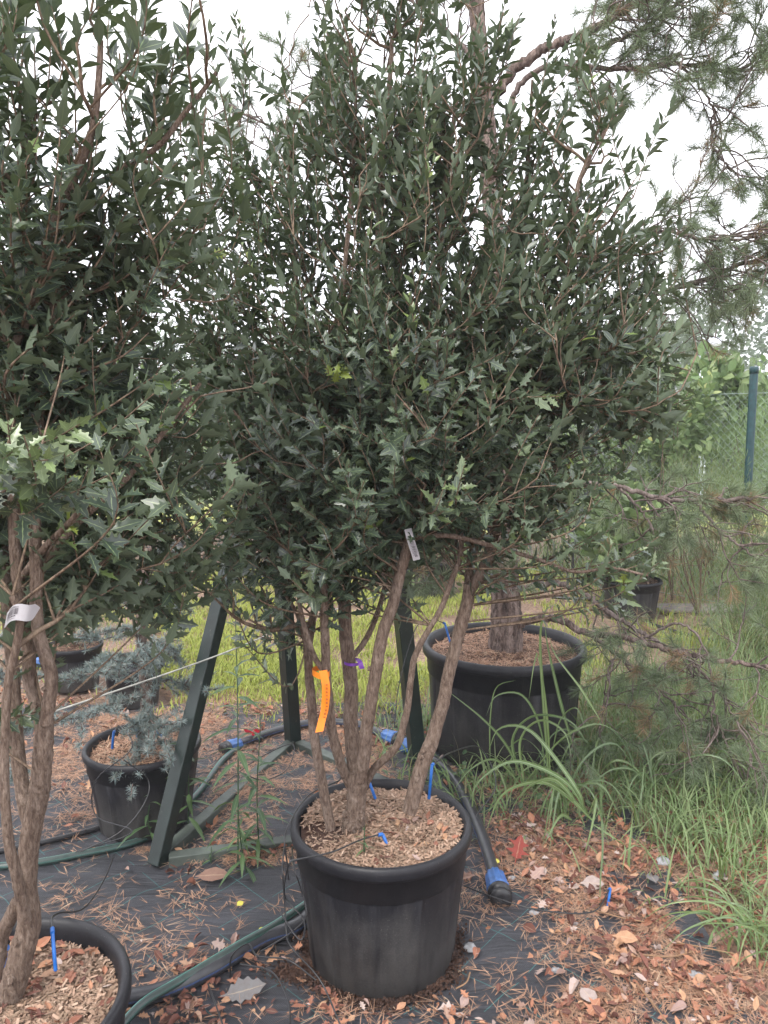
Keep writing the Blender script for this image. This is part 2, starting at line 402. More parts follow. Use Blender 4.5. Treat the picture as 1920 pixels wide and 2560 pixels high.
def pipe_mat(name, base, stripe, pos=(.3,), wd=.03):
    m, t, b, out = mat_base(name); a = attr(t)
    f = None
    for p in pos:
        g = math_(t, 'LESS_THAN', math_(t, 'ABSOLUTE', math_(t, 'SUBTRACT', a[1], p)), wd)
        f = g if f is None else math_(t, 'MAXIMUM', f, g)
    n = noise(t, 40, 4); base2 = mixc(t, math_(t, 'MULTIPLY', n, .5), base, (.10, .095, .09))
    t.links.new(mixc(t, f, base2, stripe), b.inputs['Base Color']); b.inputs['Roughness'].default_value = .32
    return m
M['pipe'] = pipe_mat('pipe_blue_stripe', (.018, .02, .028), (.06, .20, .62), (.19, .44), .022)
M['hose'] = pipe_mat('hose_green_stripe', (.015, .04, .035), (.05, .20, .165), (.15, .45, .7), .03)
def litter(name, stops, rough=.75):
    m, t, b, out = mat_base(name); a = attr(t); c = ramp(t, stops); t.links.new(a[0], c.inputs['Fac'])
    n = noise(t, 90, 3); col = mixc(t, math_(t, 'MULTIPLY', n, .6), c.outputs[0], (.10, .06, .045)); 
    absS = math_(t, 'ABSOLUTE', a[1]); col = mixc(t, math_(t, 'MULTIPLY', math_(t, 'LESS_THAN', absS, .06), .3), col, (.5, .38, .25))
    t.links.new(col, b.inputs['Base Color']); b.inputs['Roughness'].default_value = rough; b.inputs['Specular IOR Level'].default_value = .3
    return m
M['dead'] = litter('dead_leaf', [(0, (.09, .035, .03)), (.25, (.19, .07, .05)), (.45, (.33, .135, .085)), (.62, (.44, .20, .115)), (.8, (.52, .31, .18)), (.92, (.38, .26, .23)), (1, (.56, .47, .43))])
M['rust'] = litter('dead_needle', [(0, (.24, .095, .065)), (.5, (.45, .21, .135)), (.85, (.56, .33, .22)), (1, (.64, .49, .35))])
M['chip'] = litter('mulch_chip', [(0, (.05, .024, .02)), (.4, (.19, .095, .072)), (.75, (.36, .205, .155)), (1, (.56, .40, .32))])
M['straw'] = litter('straw', [(0, (.30, .18, .10)), (.5, (.50, .33, .19)), (1, (.68, .52, .33))])
M['redleaf'] = litter('red_leaf', [(0, (.26, .03, .03)), (1, (.3, .05, .03))])
M['paleleaf'] = litter('pale_leaf', [(0, (.30, .25, .24)), (1, (.44, .36, .33))])
M['greyleaf'] = litter('grey_leaf', [(0, (.13, .135, .14)), (1, (.17, .175, .18))])
M['brownleaf'] = litter('brown_leaf', [(0, (.20, .12, .09)), (1, (.24, .14, .11))])
M['yellowleaf'] = litter('yellow_leaf', [(0, (.66, .60, .09)), (1, (.7, .66, .1))])
def soil_mat(name, c1, c2, c3, s=40):
    m, t, b, out = mat_base(name); n = noise(t, s, 8, None, .7); n2 = noise(t, 3, 4)
    c = ramp(t, [(.3, c1), (.5, c2), (.72, c3)]); t.links.new(n, c.inputs['Fac'])
    t.links.new(mixc(t, n2, c.outputs[0], c1), b.inputs['Base Color']); b.inputs['Roughness'].default_value = .95
    bump(t, b, n, .01, 1); return m
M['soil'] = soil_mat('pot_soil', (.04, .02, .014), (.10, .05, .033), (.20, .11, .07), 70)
def ground_mat():
    m, t, b, out = mat_base('ground_soil'); tc = N(t, 'ShaderNodeTexCoord')
    n = noise(t, 45, 8, None, .7); n2 = noise(t, 1.3, 5, None, .6); n3 = noise(t, 9, 5)
    brown = ramp(t, [(.3, (.09, .06, .045)), (.5, (.20, .13, .095)), (.7, (.36, .25, .17))]); t.links.new(n, brown.inputs['Fac'])
    grn = ramp(t, [(.3, (.16, .18, .05)), (.6, (.36, .37, .09)), (.8, (.50, .46, .14))]); t.links.new(n3, grn.inputs['Fac'])
    sep = N(t, 'ShaderNodeSeparateXYZ'); t.links.new(tc.outputs['Object'], sep.inputs[0])
    f = math_(t, 'ADD', math_(t, 'MULTIPLY', math_(t, 'SUBTRACT', sep.outputs[1], 3.9), 1.6), math_(t, 'MULTIPLY', math_(t, 'SUBTRACT', n2, .5), 3))
    dx = math_(t, 'DIVIDE', math_(t, 'SUBTRACT', sep.outputs[0], 2.9), 1.5); dy = math_(t, 'DIVIDE', math_(t, 'SUBTRACT', sep.outputs[1], 6.1), .85)
    dd = math_(t, 'SQRT', math_(t, 'ADD', math_(t, 'MULTIPLY', dx, dx), math_(t, 'MULTIPLY', dy, dy)))
    f = math_(t, 'MULTIPLY', math_(t, 'MINIMUM', f, 1.0), math_(t, 'MINIMUM', math_(t, 'MULTIPLY', math_(t, 'MAXIMUM', math_(t, 'SUBTRACT', dd, .7), 0), 2.5), 1.0))
    fr = ramp(t, [(0, (0, 0, 0)), (1, (1, 1, 1))]); t.links.new(f, fr.inputs['Fac'])
    fy = ramp(t, [(0, (0, 0, 0)), (1, (1, 1, 1))]); t.links.new(math_(t, 'MULTIPLY', math_(t, 'SUBTRACT', sep.outputs[1], 7.6), .6), fy.inputs['Fac']); gcol = mixc(t, fy.outputs[0], grn.outputs[0], (.11, .15, .065))
    t.links.new(mixc(t, fr.outputs[0], brown.outputs[0], gcol), b.inputs['Base Color'])
    b.inputs['Roughness'].default_value = .95; bump(t, b, n, .012, 1); return m
M['ground'] = ground_mat()
def fabric_mat():
    m, t, b, out = mat_base('ground_fabric')
    tc = N(t, 'ShaderNodeTexCoord'); mp = N(t, 'ShaderNodeMapping'); t.links.new(tc.outputs['Object'], mp.inputs['Vector'])
    mp.inputs['Rotation'].default_value = (0, 0, R(-46)); s = N(t, 'ShaderNodeSeparateXYZ')
    wob = N(t, 'ShaderNodeTexNoise'); wob.inputs['Scale'].default_value = 5; t.links.new(mp.outputs[0], wob.inputs['Vector'])
    vm = N(t, 'ShaderNodeVectorMath', operation='MULTIPLY_ADD'); t.links.new(wob.outputs['Color'], vm.inputs[0]); vm.inputs[1].default_value = (.02, .02, 0); t.links.new(mp.outputs[0], vm.inputs[2])
    t.links.new(vm.outputs[0], s.inputs[0])
    def line(o, sp, wd):
        fr = math_(t, 'FRACT', math_(t, 'DIVIDE', o, sp)); return math_(t, 'LESS_THAN', math_(t, 'ABSOLUTE', math_(t, 'SUBTRACT', fr, .5)), wd / sp / 2)
    la = line(s.outputs[1], .155, .0026); lb = line(s.outputs[0], .19, .0026)
    l = math_(t, 'MAXIMUM', la, lb); brk = noise(t, 7, 3); l = math_(t, 'MULTIPLY', l, math_(t, 'GREATER_THAN', brk, .42))
    # weave and crease streaks
    w1 = N(t, 'ShaderNodeTexWave'); w1.inputs['Scale'].default_value = 75; w1.inputs['Distortion'].default_value = .6; t.links.new(mp.outputs[0], w1.inputs['Vector'])
    w2 = N(t, 'ShaderNodeTexWave', bands_direction='Y'); w2.inputs['Scale'].default_value = 75; w2.inputs['Distortion'].default_value = .6; t.links.new(mp.outputs[0], w2.inputs['Vector'])
    streak = noise(t, 9, 6, scaled(t, .35, 2.6, 1, R(-28)), .6, .8); big = noise(t, 2.3, 5, None, .6, .3); fine = noise(t, 160, 4)
    base = ramp(t, [(.30, (.013, .014, .018)), (.5, (.028, .029, .036)), (.66, (.060, .062, .075)), (.80, (.13, .13, .15))])
    t.links.new(math_(t, 'ADD', math_(t, 'MULTIPLY', streak, .45), math_(t, 'ADD', math_(t, 'MULTIPLY', big, .4), math_(t, 'MULTIPLY', fine, .2))), base.inputs['Fac'])
    dirt = ramp(t, [(.56, (0, 0, 0)), (.75, (1, 1, 1))]); t.links.new(noise(t, 3.1, 6, None, .7), dirt.inputs['Fac'])
    col = mixc(t, math_(t, 'MULTIPLY', dirt.outputs[0], .22), base.outputs[0], (.13, .11, .10))
    col = mixc(t, math_(t, 'MULTIPLY', l, .6), col, (.05, .20, .20))
    t.links.new(col, b.inputs['Base Color'])
    t.links.new(math_(t, 'ADD', math_(t, 'MULTIPLY', big, .5), .32), b.inputs['Roughness'])
    h = math_(t, 'ADD', math_(t, 'MULTIPLY', math_(t, 'ADD', w1.outputs['Fac'], w2.outputs['Fac']), .05), math_(t, 'ADD', math_(t, 'MULTIPLY', streak, 1.2), math_(t, 'MULTIPLY', fine, .12)))
    bump(t, b, h, .022, 1); return m
M['fabric'] = fabric_mat()

for k_ in ('frame', 'railmat'):
    t = M[k_].node_tree; b = t.nodes['Principled BSDF']; src = b.inputs['Base Color'].links[0].from_socket
    rr_ = ramp(t, [(.62, (0, 0, 0)), (.66, (1, 1, 1))]); t.links.new(noise(t, 38, 7, scaled(t, 1, 1, .5), .75), rr_.inputs['Fac'])
    t.links.new(mixc(t, math_(t, 'MULTIPLY', rr_.outputs[0], .55), src, (.13, .12, .10)), b.inputs['Base Color'])
# ---------------------------------------------------------------- ground
def vnoise(x, y, sc_, seed):
    r = np.random.default_rng(seed); g = r.random((64, 64))
    X = x / sc_; Y = y / sc_; xi = np.floor(X).astype(int); yi = np.floor(Y).astype(int); fx = X - xi; fy = Y - yi
    fx = fx * fx * (3 - 2 * fx); fy = fy * fy * (3 - 2 * fy); q = lambda a, b: g[a % 64, b % 64]
    return (q(xi, yi) * (1 - fx) + q(xi + 1, yi) * fx) * (1 - fy) + (q(xi, yi + 1) * (1 - fx) + q(xi + 1, yi + 1) * fx) * fy
def sheet(acc, xs, ys, zf):
    X, Y = np.meshgrid(xs, ys, indexing='ij'); Z = zf(X, Y); V = np.stack([X, Y, Z], -1)
    n, m = X.shape; i = np.arange(n - 1)[:, None]; j = np.arange(m - 1)[None]
    q = np.stack([i * m + j, (i + 1) * m + j, (i + 1) * m + j + 1, i * m + j + 1], -1).reshape(-1, 4); acc.add(V, q); return acc
POTS = [(-.008, 2.03, .24), (-.751, 1.356, .23), (.561, 3.44, .36), (-.91, 2.75, .22), (-1.78, 4.25, .2), (-1.36, 4.0, .2), (1.95, 5.9, .25), (.42, 6.7, .26)]
def fabz(X, Y):
    a = R(62)
    s = X * math.cos(a) + Y * math.sin(a)
    z = .006 + .010 * vnoise(X + 9, Y + 3, .33, 1) + .012 * vnoise(s * 1.0 + 30, X * .25 + 20, .07, 2) + .010 * np.maximum(0, vnoise(X + 20, Y + 9, .16, 4) - .55)
    ruck = np.exp(-(((X + .42) / .22) ** 2 + ((Y - 3.0) / .28) ** 2))
    z = z + ruck * .035 * (.3 + vnoise(X * 1.0 + Y * .8 + 11, Y * .3 + 4, .06, 5))
    for (px, py, pr) in POTS:
        d = np.hypot(X - px, Y - py); k = 1 - np.clip((d - pr) / .12, 0, 1); z = z * (1 - k) + .002 * k
    return z
g = Acc(); sheet(g, np.r_[-80, -40, -15, np.linspace(-6, 6, 50), 15, 40, 80], np.r_[-20, -10, np.linspace(0, 10, 60), 16, 40, 90],
     lambda X, Y: np.where((np.abs(X) < 6) & (Y > 0) & (Y < 10), -.012 - .02 * vnoise(X + 50, Y + 50, .6, 9), -.02))
tag(g.build('ground', M['ground']), None, None, kind='structure')
fb = Acc(); sheet(fb, np.linspace(-3.4, .95, 300), np.linspace(.35, 3.95, 260), fabz)
fo = fb.build('ground_fabric', M['fabric']); tag(fo, None, None, kind='structure')
def zg(p):
    p = np.atleast_2d(p); inside = (p[:, 0] < .95) & (p[:, 1] < 3.95)
    return np.where(inside, fabz(p[:, 0], p[:, 1]), 0.0)

# ---------------------------------------------------------------- pots
def pot(cx, cy, rr, rb, h, label, seed=0, fill=.09, mulch='chip', chips=2600, group=None, handles=True):
    t = thing('plant_pot', (cx, cy, 0), label, 'plant pot', group)
    a = Acc(); li = h * .095
    prof = [(rb * .5, .004), (rb * .96, .003), (rb, .012), (rb * 1.0 + (rr * .93 - rb) * .5, h * .45), (rr * .915, h * .72), (rr * .917, h * .735), (rr * .935, h * .745), (rr * .945, h - li * 1.05),
            (rr * .985, h - li * .98), (rr * .997, h - li * .85), (rr, h - li * .5), (rr * .995, h - li * .2), (rr * .975, h - li * .03), (rr * .95, h), (rr * .925, h - li * .12), (rr * .90, h - li * .5), (rr * .89, h - li * 1.5), (rr * .87, h * .62)]
    rib = lambda an, z: np.where((z < h * .73) & (z > .01), .0038 * rr / .25 * np.clip(np.cos(an * 12 + seed) * 8 - 6.2, 0, 1), 0) + .0015 * np.cos(2 * an + seed)
    lathe(a, prof, (cx, cy, 0), 240, rib)
    a.build('pot_body', M['pot'], t)
    if fill is not None:
        s = Acc(); zs = h - fill; rs = rr * .885; rrn = np.linspace(.01, 1, 16); an = np.arange(64) / 64 * 2 * math.pi
        X = rs * rrn[:, None] * np.cos(an)[None] + cx; Y = rs * rrn[:, None] * np.sin(an)[None] + cy
        zf = lambda X, Y: zs + .022 * vnoise(X + 40 + seed, Y + 40, .08, 3) + .015 * (1 - np.hypot(X - cx, Y - cy) / rs)
        V = np.stack([X, Y, zf(X, Y)], -1); i = np.arange(15)[:, None]; j = np.arange(64)[None]
        q = np.stack([i * 64 + j, (i + 1) * 64 + j, (i + 1) * 64 + (j + 1) % 64, i * 64 + (j + 1) % 64], -1).reshape(-1, 4)
        s.add(V, q); s.build('soil', M['soil'], t)
        c = Acc(); n = chips; rd = rs * np.sqrt(rng.random(n)) * .985; aa = rng.random(n) * 2 * math.pi
        p = np.stack([cx + rd * np.cos(aa), cy + rd * np.sin(aa), np.zeros(n)], -1)
        if seed == 1:                                   # a bare patch of fine brown peat at the pot's left
            keep = (np.hypot(p[:, 0] - cx + .17, p[:, 1] - cy + .06) > .075) | (rng.random(n) < .12); p = p[keep]; n = len(p)
        p[:, 2] = zf(p[:, 0], p[:, 1]) + rng.random(n) * .006 + .001
        d = rng.normal(size=(n, 3)); d[:, 2] *= .22; nm = rng.normal(size=(n, 3)) * .45; nm[:, 2] = 1
        L = rng.uniform(.006, .019, n)
        if mulch == 'needle': inst(c, *N2, p, frames(d, nm), L * 1.8, rng.random(n))
        else: inst(c, *CHIP, p, frames(d, nm), L, rng.random(n))
        c.build('mulch', M['chip' if mulch == 'chip' else 'rust'], t)
        t['zs'] = zs
        return t, zf
    return t, None
POT_MAIN, zf_main = pot(-.008, 2.03, .254, .203, .40, 'big black pot in the front centre, holding the holly with the orange tape', 1, .035, chips=15000)
POT_LEFT, zf_left = pot(-.751, 1.356, .25, .20, .40, 'black pot cut off by the bottom left corner, full of brown chips', 2, .06, chips=15000)
POT_PINE, zf_pine = pot(.555, 3.44, .378, .325, .50, 'widest black tub, standing in the grass with the thick pine trunk in it', 3, .055, 'needle', 7000)
POT_CED, zf_ced = pot(-.91, 2.75, .215, .165, .315, 'black pot behind the slanting green leg, with the blue-grey cedar in it', 4, .045, 'needle', 3500)
POT_YEW, _ = pot(-1.78, 4.25, .158, .125, .255, 'small dark pot at far left holding the fine-leaved yellow-green conifer', 5, .03, 'needle', 500)
POT_R, _ = pot(1.95, 5.9, .235, .19, .30, 'black pot in the straw at right, under the broad-leaved shrub', 7, .03, chips=1600)
POT_B, _ = pot(.42, 6.7, .25, .2, .32, 'distant black pot seen between the holly stems and the pine trunk', 8, .03, chips=1600)
# empty squarish pot
e = Acc(); cx, cy, h = -1.36, 4.0, .235
def sq(r, z, k=4):
    an = np.arange(72) / 72 * 2 * math.pi; f = (np.abs(np.cos(an)) ** k + np.abs(np.sin(an)) ** k) ** (-1 / k)
    return np.stack([cx + r * f * np.cos(an + .3), cy + r * f * np.sin(an + .3), np.full(72, z)], -1)
rings = [sq(.10, .006), sq(.122, .004), sq(.126, .012), sq(.148, h - .035, 3), sq(.152, h - .03, 3), sq(.165, h - .028, 2.4), sq(.168, h - .012, 2.4), sq(.160, h, 2.4), sq(.150, h - .008, 2.4), sq(.142, h - .04, 3), sq(.125, .03), sq(.005, .025)]
V = np.concatenate(rings); q = []
for i in range(len(rings) - 1):
    for j in range(72): q.append([i * 72 + j, i * 72 + (j + 1) % 72, (i + 1) * 72 + (j + 1) % 72, (i + 1) * 72 + j])
A_ = np.zeros((len(V), 3)); A_[:, 2] = V[:, 2] / h
e.add(V, q, A_); tag(e.build('empty_pot', M['pot']), 'empty squarish black pot standing behind the blue-grey cedar', 'plant pot')

# ---------------------------------------------------------------- shrub growing
def ell(lst):
    out = []
    for (u, v, Y, rx, ry, rz) in lst: out.append((P(u, v, Y), np.array([rx, ry, rz])))
    return out
def sample_ell(E, n, surf=.35):
    vol = np.array([r.prod() for c, r in E]); vol = vol / vol.sum(); k = rng.choice(len(E), n, p=vol)
    d = norm(rng.normal(size=(n, 3))); r = rng.random(n) ** (surf)
    return np.array([E[i][0] for i in k]) + d * r[:, None] * np.array([E[i][1] for i in k]), k
def min_dist_filter(p, md):
    keep = []
    for x in p:
        if all(np.dot(x - y, x - y) > md * md for y in keep): keep.append(x)
    return np.array(keep)
def grow(stems, E, n_sec, n_twig, axis, leafmat, tree, spiny_below, leaf_len=(.030, .049), sec_md=.13, twig_md=.042, up=1.0, seed=0, trunk_name='stem', wild=()):
    """stems: list of (points (n,3), r0, r1). Each stem is a part; limbs one part; twigs one part; foliage one part"""
    nodes = []
    for pts, r0, r1 in stems:
        n = max(14, int(len(pts) * 5)); p = cr(pts, n * 3)
        p = p + np.stack([vnoise(p[:, 2] * 1 + i * 7 + seed, p[:, 2] * 0 + i, .07, 20 + i) - .5 for i in range(3)], -1) * r0 * .28
        n = len(p); rr = np.linspace(r0, r1, n) * (1 + .05 * np.sin(np.linspace(0, 9, n)))
        for kk in range(int(n / 22)):                         # knots
            c = rng.integers(3, n - 3); rr[c] *= 1.07; rr[c - 1] *= 1.03; rr[c + 1] *= 1.02
        a = Acc(); tube(a, p, rr, 14, rough=.022)
        if r0 > .012:
            for kk in range(3):
                c = int(rng.integers(4, int(n * .45))); sd = norm(rng.normal(size=3) * [1, 1, .2] + [0, -.6, .3]); tube(a, [p[c], p[c] + sd * rr[c] * .9, p[c] + sd * (rr[c] + .006)], [rr[c] * .6, rr[c] * .42, rr[c] * .34], 8)
        a.build(trunk_name, M['bark'], tree)
        z0 = p[0][2]
        for q, r_ in zip(p[::2], rr[::2]):
            if q[2] > z0 + .5: nodes.append((*q, r_))
    nodes = np.array(nodes)
    limb = Acc()
    T, _ = sample_ell(E, n_sec * 5, .5); T = min_dist_filter(T, sec_md)[:n_sec]
    od = np.argsort([np.min(np.linalg.norm(nodes[:, :3] - x, axis=1)) for x in T])
    for i in od:
        x = T[i]; d = nodes[:, :3] - x; dist = np.linalg.norm(d, axis=1)
        cost = dist + .9 * np.maximum(0, d[:, 2] + .10)
        k = np.argmin(cost); s = nodes[k, :3]; L = np.linalg.norm(x - s)
        if L < .04: continue
        mid = (s + x) / 2 + np.array([0, 0, -.10 * L]) + rng.normal(size=3) * .04 * L + norm((x - s) * [1, 1, 0]) * .08 * L
        p = cr([s, mid, x], max(6, int(L / .03))); r0 = min(nodes[k, 3] * .75, .0045 + .012 * L); rr = np.linspace(r0, max(.0022, r0 * .4), len(p))
        p[1:-1] += rng.normal(size=(len(p) - 2, 3)) * .003
        tube(limb, p, rr, 6, rnd=.3)
        nodes = np.vstack([nodes, np.column_stack([p[1:], rr[1:]])])
    limb.build('limbs', M['twig'], tree)
    tw = Acc(); leaves = {'s': [], 's2': [], 'l': []}
    T, kk = sample_ell(E, n_twig * 3, .38); T = T[: n_twig * 3]
    gap = vnoise(T[:, 0] + 13 + T[:, 1] * .3, T[:, 2] + 17, .11, 41 + seed) * .5 + vnoise(T[:, 0] + 3, T[:, 2] + 7 + T[:, 1] * .3, .05, 43) * .5
    T = T[(gap > .43 + .04 * (T[:, 2] > 2.0)) | (T[:, 2] < spiny_below + .1)]
    T = min_dist_filter(T, twig_md)[:n_twig]
    tips = [(x, None) for x in T] + [(np.array(x), True) for x in wild]
    for x, wl in tips:
        out = norm((x - axis) * [1, 1, .25])
        d0 = norm(np.array([0, 0, up * (1.0 if x[2] > spiny_below else .35)]) + out * (.55 if x[2] > spiny_below else .85) + rng.normal(size=3) * .32)
        L = rng.uniform(.13, .27) * (1.25 if wl else 1)
        d = nodes[:, :3] - (x - d0 * L); dist = np.linalg.norm(d, axis=1) + .5 * np.maximum(0, d[:, 2])
        k = np.argmin(dist); s = nodes[k, :3]
        b = x - d0 * L * .6
        if np.linalg.norm(x - s) > (.6 if wl else .42): continue
        p = cr([s, b, x], max(8, int(np.linalg.norm(x - s) / .02)))
        Lp = np.r_[0, np.cumsum(np.linalg.norm(np.diff(p, axis=0), axis=1))]
        tube(tw, p, np.linspace(min(.0032, nodes[k, 3] * .8), .0011, len(p)), 4, cap=False, rnd=rng.random())
        lf = min(Lp[-1] * .9, rng.uniform(.16, .30)); sp = rng.uniform(.017, .025)
        q = np.arange(Lp[-1] - lf, Lp[-1] - .002, sp)
        if len(q) == 0: continue
        roll = rng.random() * math.pi; tone = np.clip(rng.normal(.4, .24) + (.28 if wl else 0), 0, .85)
        spn = x[2] + rng.normal() * .13 < spiny_below
        young = rng.random() < .02
        for j, qq in enumerate(q):
            pt = np.array([np.interp(qq, Lp, p[:, c]) for c in range(3)])
            t2 = np.array([np.interp(min(qq + .01, Lp[-1]), Lp, p[:, c]) for c in range(3)]) - np.array([np.interp(qq - .01, Lp, p[:, c]) for c in range(3)])
            t2 = norm(t2); ref = np.array([1., 0, 0]) if abs(t2[0]) < .8 else np.array([0, 1., 0])
            A1 = norm(np.cross(t2, ref)); A2 = np.cross(t2, A1)
            f = (qq - q[0]) / max(lf, 1e-3)
            for sd in (0, math.pi):
                an = roll + j * math.pi / 2 + sd + rng.normal() * .2
                S = A1 * math.cos(an) + A2 * math.sin(an)
                al = R(np.clip((68 if spn else 60) - 34 * f + rng.normal() * 12, 12, 88))
                dd = t2 * math.cos(al) + S * math.sin(al); dd[2] -= (.10 if spn else .0) + .10 * rng.random()
                nn = t2 * math.sin(al) - S * math.cos(al) + rng.normal(size=3) * .12
                ln = rng.uniform(*leaf_len) * rng.choice([.72, 1, 1, 1.08]) * (.8 + .4 * math.sin(math.pi * min(1, f * .8 + .2))) * (.75 if j == len(q) - 1 else 1)
                if rng.random() < .06: continue
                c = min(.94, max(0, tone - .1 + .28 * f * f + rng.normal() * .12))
                if rng.random() < .010: c = rng.uniform(.95, .99)
                if young and f > .6: c = rng.uniform(.95, 1)
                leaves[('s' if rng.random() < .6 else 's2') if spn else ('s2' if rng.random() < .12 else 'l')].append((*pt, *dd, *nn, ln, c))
    tw.build('twigs', M['twig'], tree)
    a = Acc(); tot = 0
    for key, tm in (('s', SPINY), ('s2', SPINY2), ('l', LANCE)):
        if not leaves[key]: continue
        X = np.array(leaves[key]); tot += len(X)
        wdt = rng.uniform(.85, 1.15, len(X)); S3 = np.stack([X[:, 9], X[:, 9] * wdt, X[:, 9] * rng.uniform(.3, 1.8, len(X))], -1)
        inst(a, *tm, X[:, :3], frames(X[:, 3:6], X[:, 6:9]), S3, X[:, 10])
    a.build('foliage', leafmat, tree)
    print('leaves', tot, 'nodes', len(nodes)); return nodes

def px(lst, Y0=2.01):
    """[(u, v, Y)] -> world points"""
    return np.array([P(u, v, Y) for (u, v, Y) in lst])
# main holly shrub
MAIN = thing('holly_shrub', (.015, 2.01, .37), 'tall multi-stemmed holly shrub in the big front pot, orange tape on its stems', 'shrub')
st = [
 (px([(828, 2075, 1.96), (805, 1960, 1.97), (785, 1830, 1.98), (772, 1650, 2.0), (780, 1560, 2.02), (793, 1480, 2.03), (800, 1300, 2.05), (770, 1000, 2.1), (740, 700, 2.15), (720, 420, 2.2)]), .0138, .004),
 (px([(885, 1985, 2.0), (850, 1905, 1.98), (826, 1800, 1.96), (818, 1700, 1.96), (814, 1600, 1.96), (808, 1480, 1.96), (812, 1350, 1.98), (830, 1100, 2.05), (850, 800, 2.1), (880, 450, 2.15), (890, 150, 2.2)]), .0135, .004),
 (px([(886, 2105, 1.99), (888, 2010, 1.99), (893, 1930, 1.99)]), .033, .024),
 (px([(886, 1950, 2.01), (880, 1850, 2.03), (876, 1760, 2.05), (877, 1690, 2.06), (865, 1580, 2.07), (862, 1480, 2.07), (868, 1380, 2.08), (900, 1150, 2.12), (930, 850, 2.15), (950, 500, 2.2), (980, 100, 2.25)]), .021, .006),
 (px([(898, 1950, 1.98), (910, 1890, 1.96), (922, 1780, 1.95), (940, 1690, 1.95), (957, 1590, 1.95), (985, 1500, 1.95), (1010, 1400, 1.96), (1035, 1300, 1.98), (1075, 1100, 2.02), (1095, 800, 2.1), (1105, 550, 2.15), (1140, 250, 2.2)]), .0175, .006),
 (px([(885, 1640, 2.07), (915, 1600, 2.08), (945, 1530, 2.08), (970, 1430, 2.1), (985, 1330, 2.12), (990, 1100, 2.2)]), .008, .004),
 (px([(900, 1990, 2.02), (932, 1925, 2.0), (990, 1868, 1.98), (1012, 1800, 1.97), (1028, 1700, 1.97), (1036, 1650, 1.97), (1058, 1600, 1.97), (1098, 1530, 1.98), (1130, 1450, 1.99), (1152, 1380, 2.0), (1150, 1250, 2.05)]), .011, .006),
 (px([(1022, 2030, 1.99), (1050, 1925, 2.0), (1088, 1830, 2.01), (1112, 1730, 2.02), (1140, 1620, 2.03), (1165, 1520, 2.03), (1175, 1460, 2.03)]), .0205, .016),
 (px([(1172, 1480, 2.03), (1208, 1425, 2.02), (1235, 1340, 2.02), (1262, 1240, 2.02), (1310, 1080, 2.05), (1370, 900, 2.1), (1420, 700, 2.12), (1450, 450, 2.15), (1560, 250, 2.15)]), .0155, .004),
 (px([(1170, 1480, 2.04), (1178, 1400, 2.06), (1198, 1320, 2.08), (1220, 1200, 2.1), (1260, 950, 2.2), (1290, 700, 2.25), (1320, 400, 2.3), (1330, 200, 2.3)]), .012, .004),
 (px([(770, 1670, 2.0), (762, 1600, 2.0), (745, 1540, 2.0), (722, 1500, 2.0), (690, 1440, 1.98), (640, 1350, 1.97)]), .007, .004),
 (px([(806, 1672, 1.96), (785, 1640, 1.955), (765, 1580, 1.95), (750, 1520, 1.95), (740, 1440, 1.95), (700, 1300, 1.93)]), .008, .004),
]
Emain = ell([(560, 500, 2.25, .15, .16, .34), (560, 230, 2.3, .14, .14, .22), (1390, 230, 2.2, .22, .16, .20), (1180, 200, 2.2, .18, .16, .24), (770, 130, 2.3, .15, .14, .22), (1020, 0, 2.25, .30, .16, .20), (450, 700, 2.2, .10, .12, .2), (1640, 880, 2.15, .14, .16, .16), (1600, 560, 2.2, .12, .14, .18), (560, 950, 2.15, .14, .2, .2), (1060, 620, 2.15, .46, .26, .55), (1150, 930, 2.12, .52, .38, .32), (900, 1120, 2.05, .42, .36, .26), (700, 1290, 2.0, .20, .28, .18),
             (640, 1150, 2.05, .22, .28, .22), (1240, 1200, 2.05, .30, .30, .12), (1500, 900, 2.15, .26, .28, .24), (1480, 560, 2.2, .22, .25, .24), (760, 560, 2.25, .30, .22, .42),
             (620, 800, 2.25, .24, .28, .30), (980, 200, 2.2, .36, .20, .36), (1250, 400, 2.25, .34, .20, .30), (640, 330, 2.3, .16, .2, .26), (1320, 720, 2.15, .30, .30, .30), (880, 850, 2.0, .3, .2, .3), (700, 1400, 1.97, .15, .16, .10), (780, 1330, 1.95, .2, .2, .12), (560, 1330, 2.0, .12, .16, .14), (620, 1490, 1.97, .13, .1, .06), (770, 1450, 1.96, .12, .1, .06)])
wildpx = [(530, 60, 2.2), (700, 90, 2.25), (600, 60, 2.2), (1155, 60, 2.2), (1390, 30, 2.15), (1280, 60, 2.2), (1560, 200, 2.1), (1700, 500, 2.1), (1740, 870, 2.1), (1650, 780, 2.1), (1700, 690, 2.1), (1080, 20, 2.2),
          (1690, 250, 2.1), (1560, 250, 2.1), (1590, 380, 2.1), (930, 520, 1.9), (910, 690, 1.9), (830, 90, 2.2), (1530, 1360, 1.95), (1600, 1370, 1.95), (1650, 1340, 1.95), (1640, 1420, 1.95), (600, 1600, 1.95), (640, 1590, 1.95), (940, 880, 1.85), (1000, 60, 2.2),
          (1720, 1000, 2.1), (1680, 1050, 2.1), (1480, 1250, 2.0), (1560, 1200, 2.0), (1430, 1370, 1.93), (1400, 1440, 1.94), (1480, 1400, 1.95), (1560, 1450, 1.95), (1500, 1330, 1.95), (1340, 1340, 1.93), (1610, 1410, 1.95), (1550, 1300, 1.97), (1660, 1400, 1.95), (1300, 1420, 1.93), (1680, 930, 2.1), (1600, 1080, 2.1), (1500, 100, 2.15), (480, 300, 2.2), (500, 120, 2.2), (1620, 600, 2.1)]
st.append((px([(1035, 1340, 1.95), (1130, 1340, 1.93), (1230, 1365, 1.92), (1350, 1400, 1.93), (1440, 1430, 1.94), (1530, 1420, 1.95), (1620, 1440, 1.95)]), .007, .003))
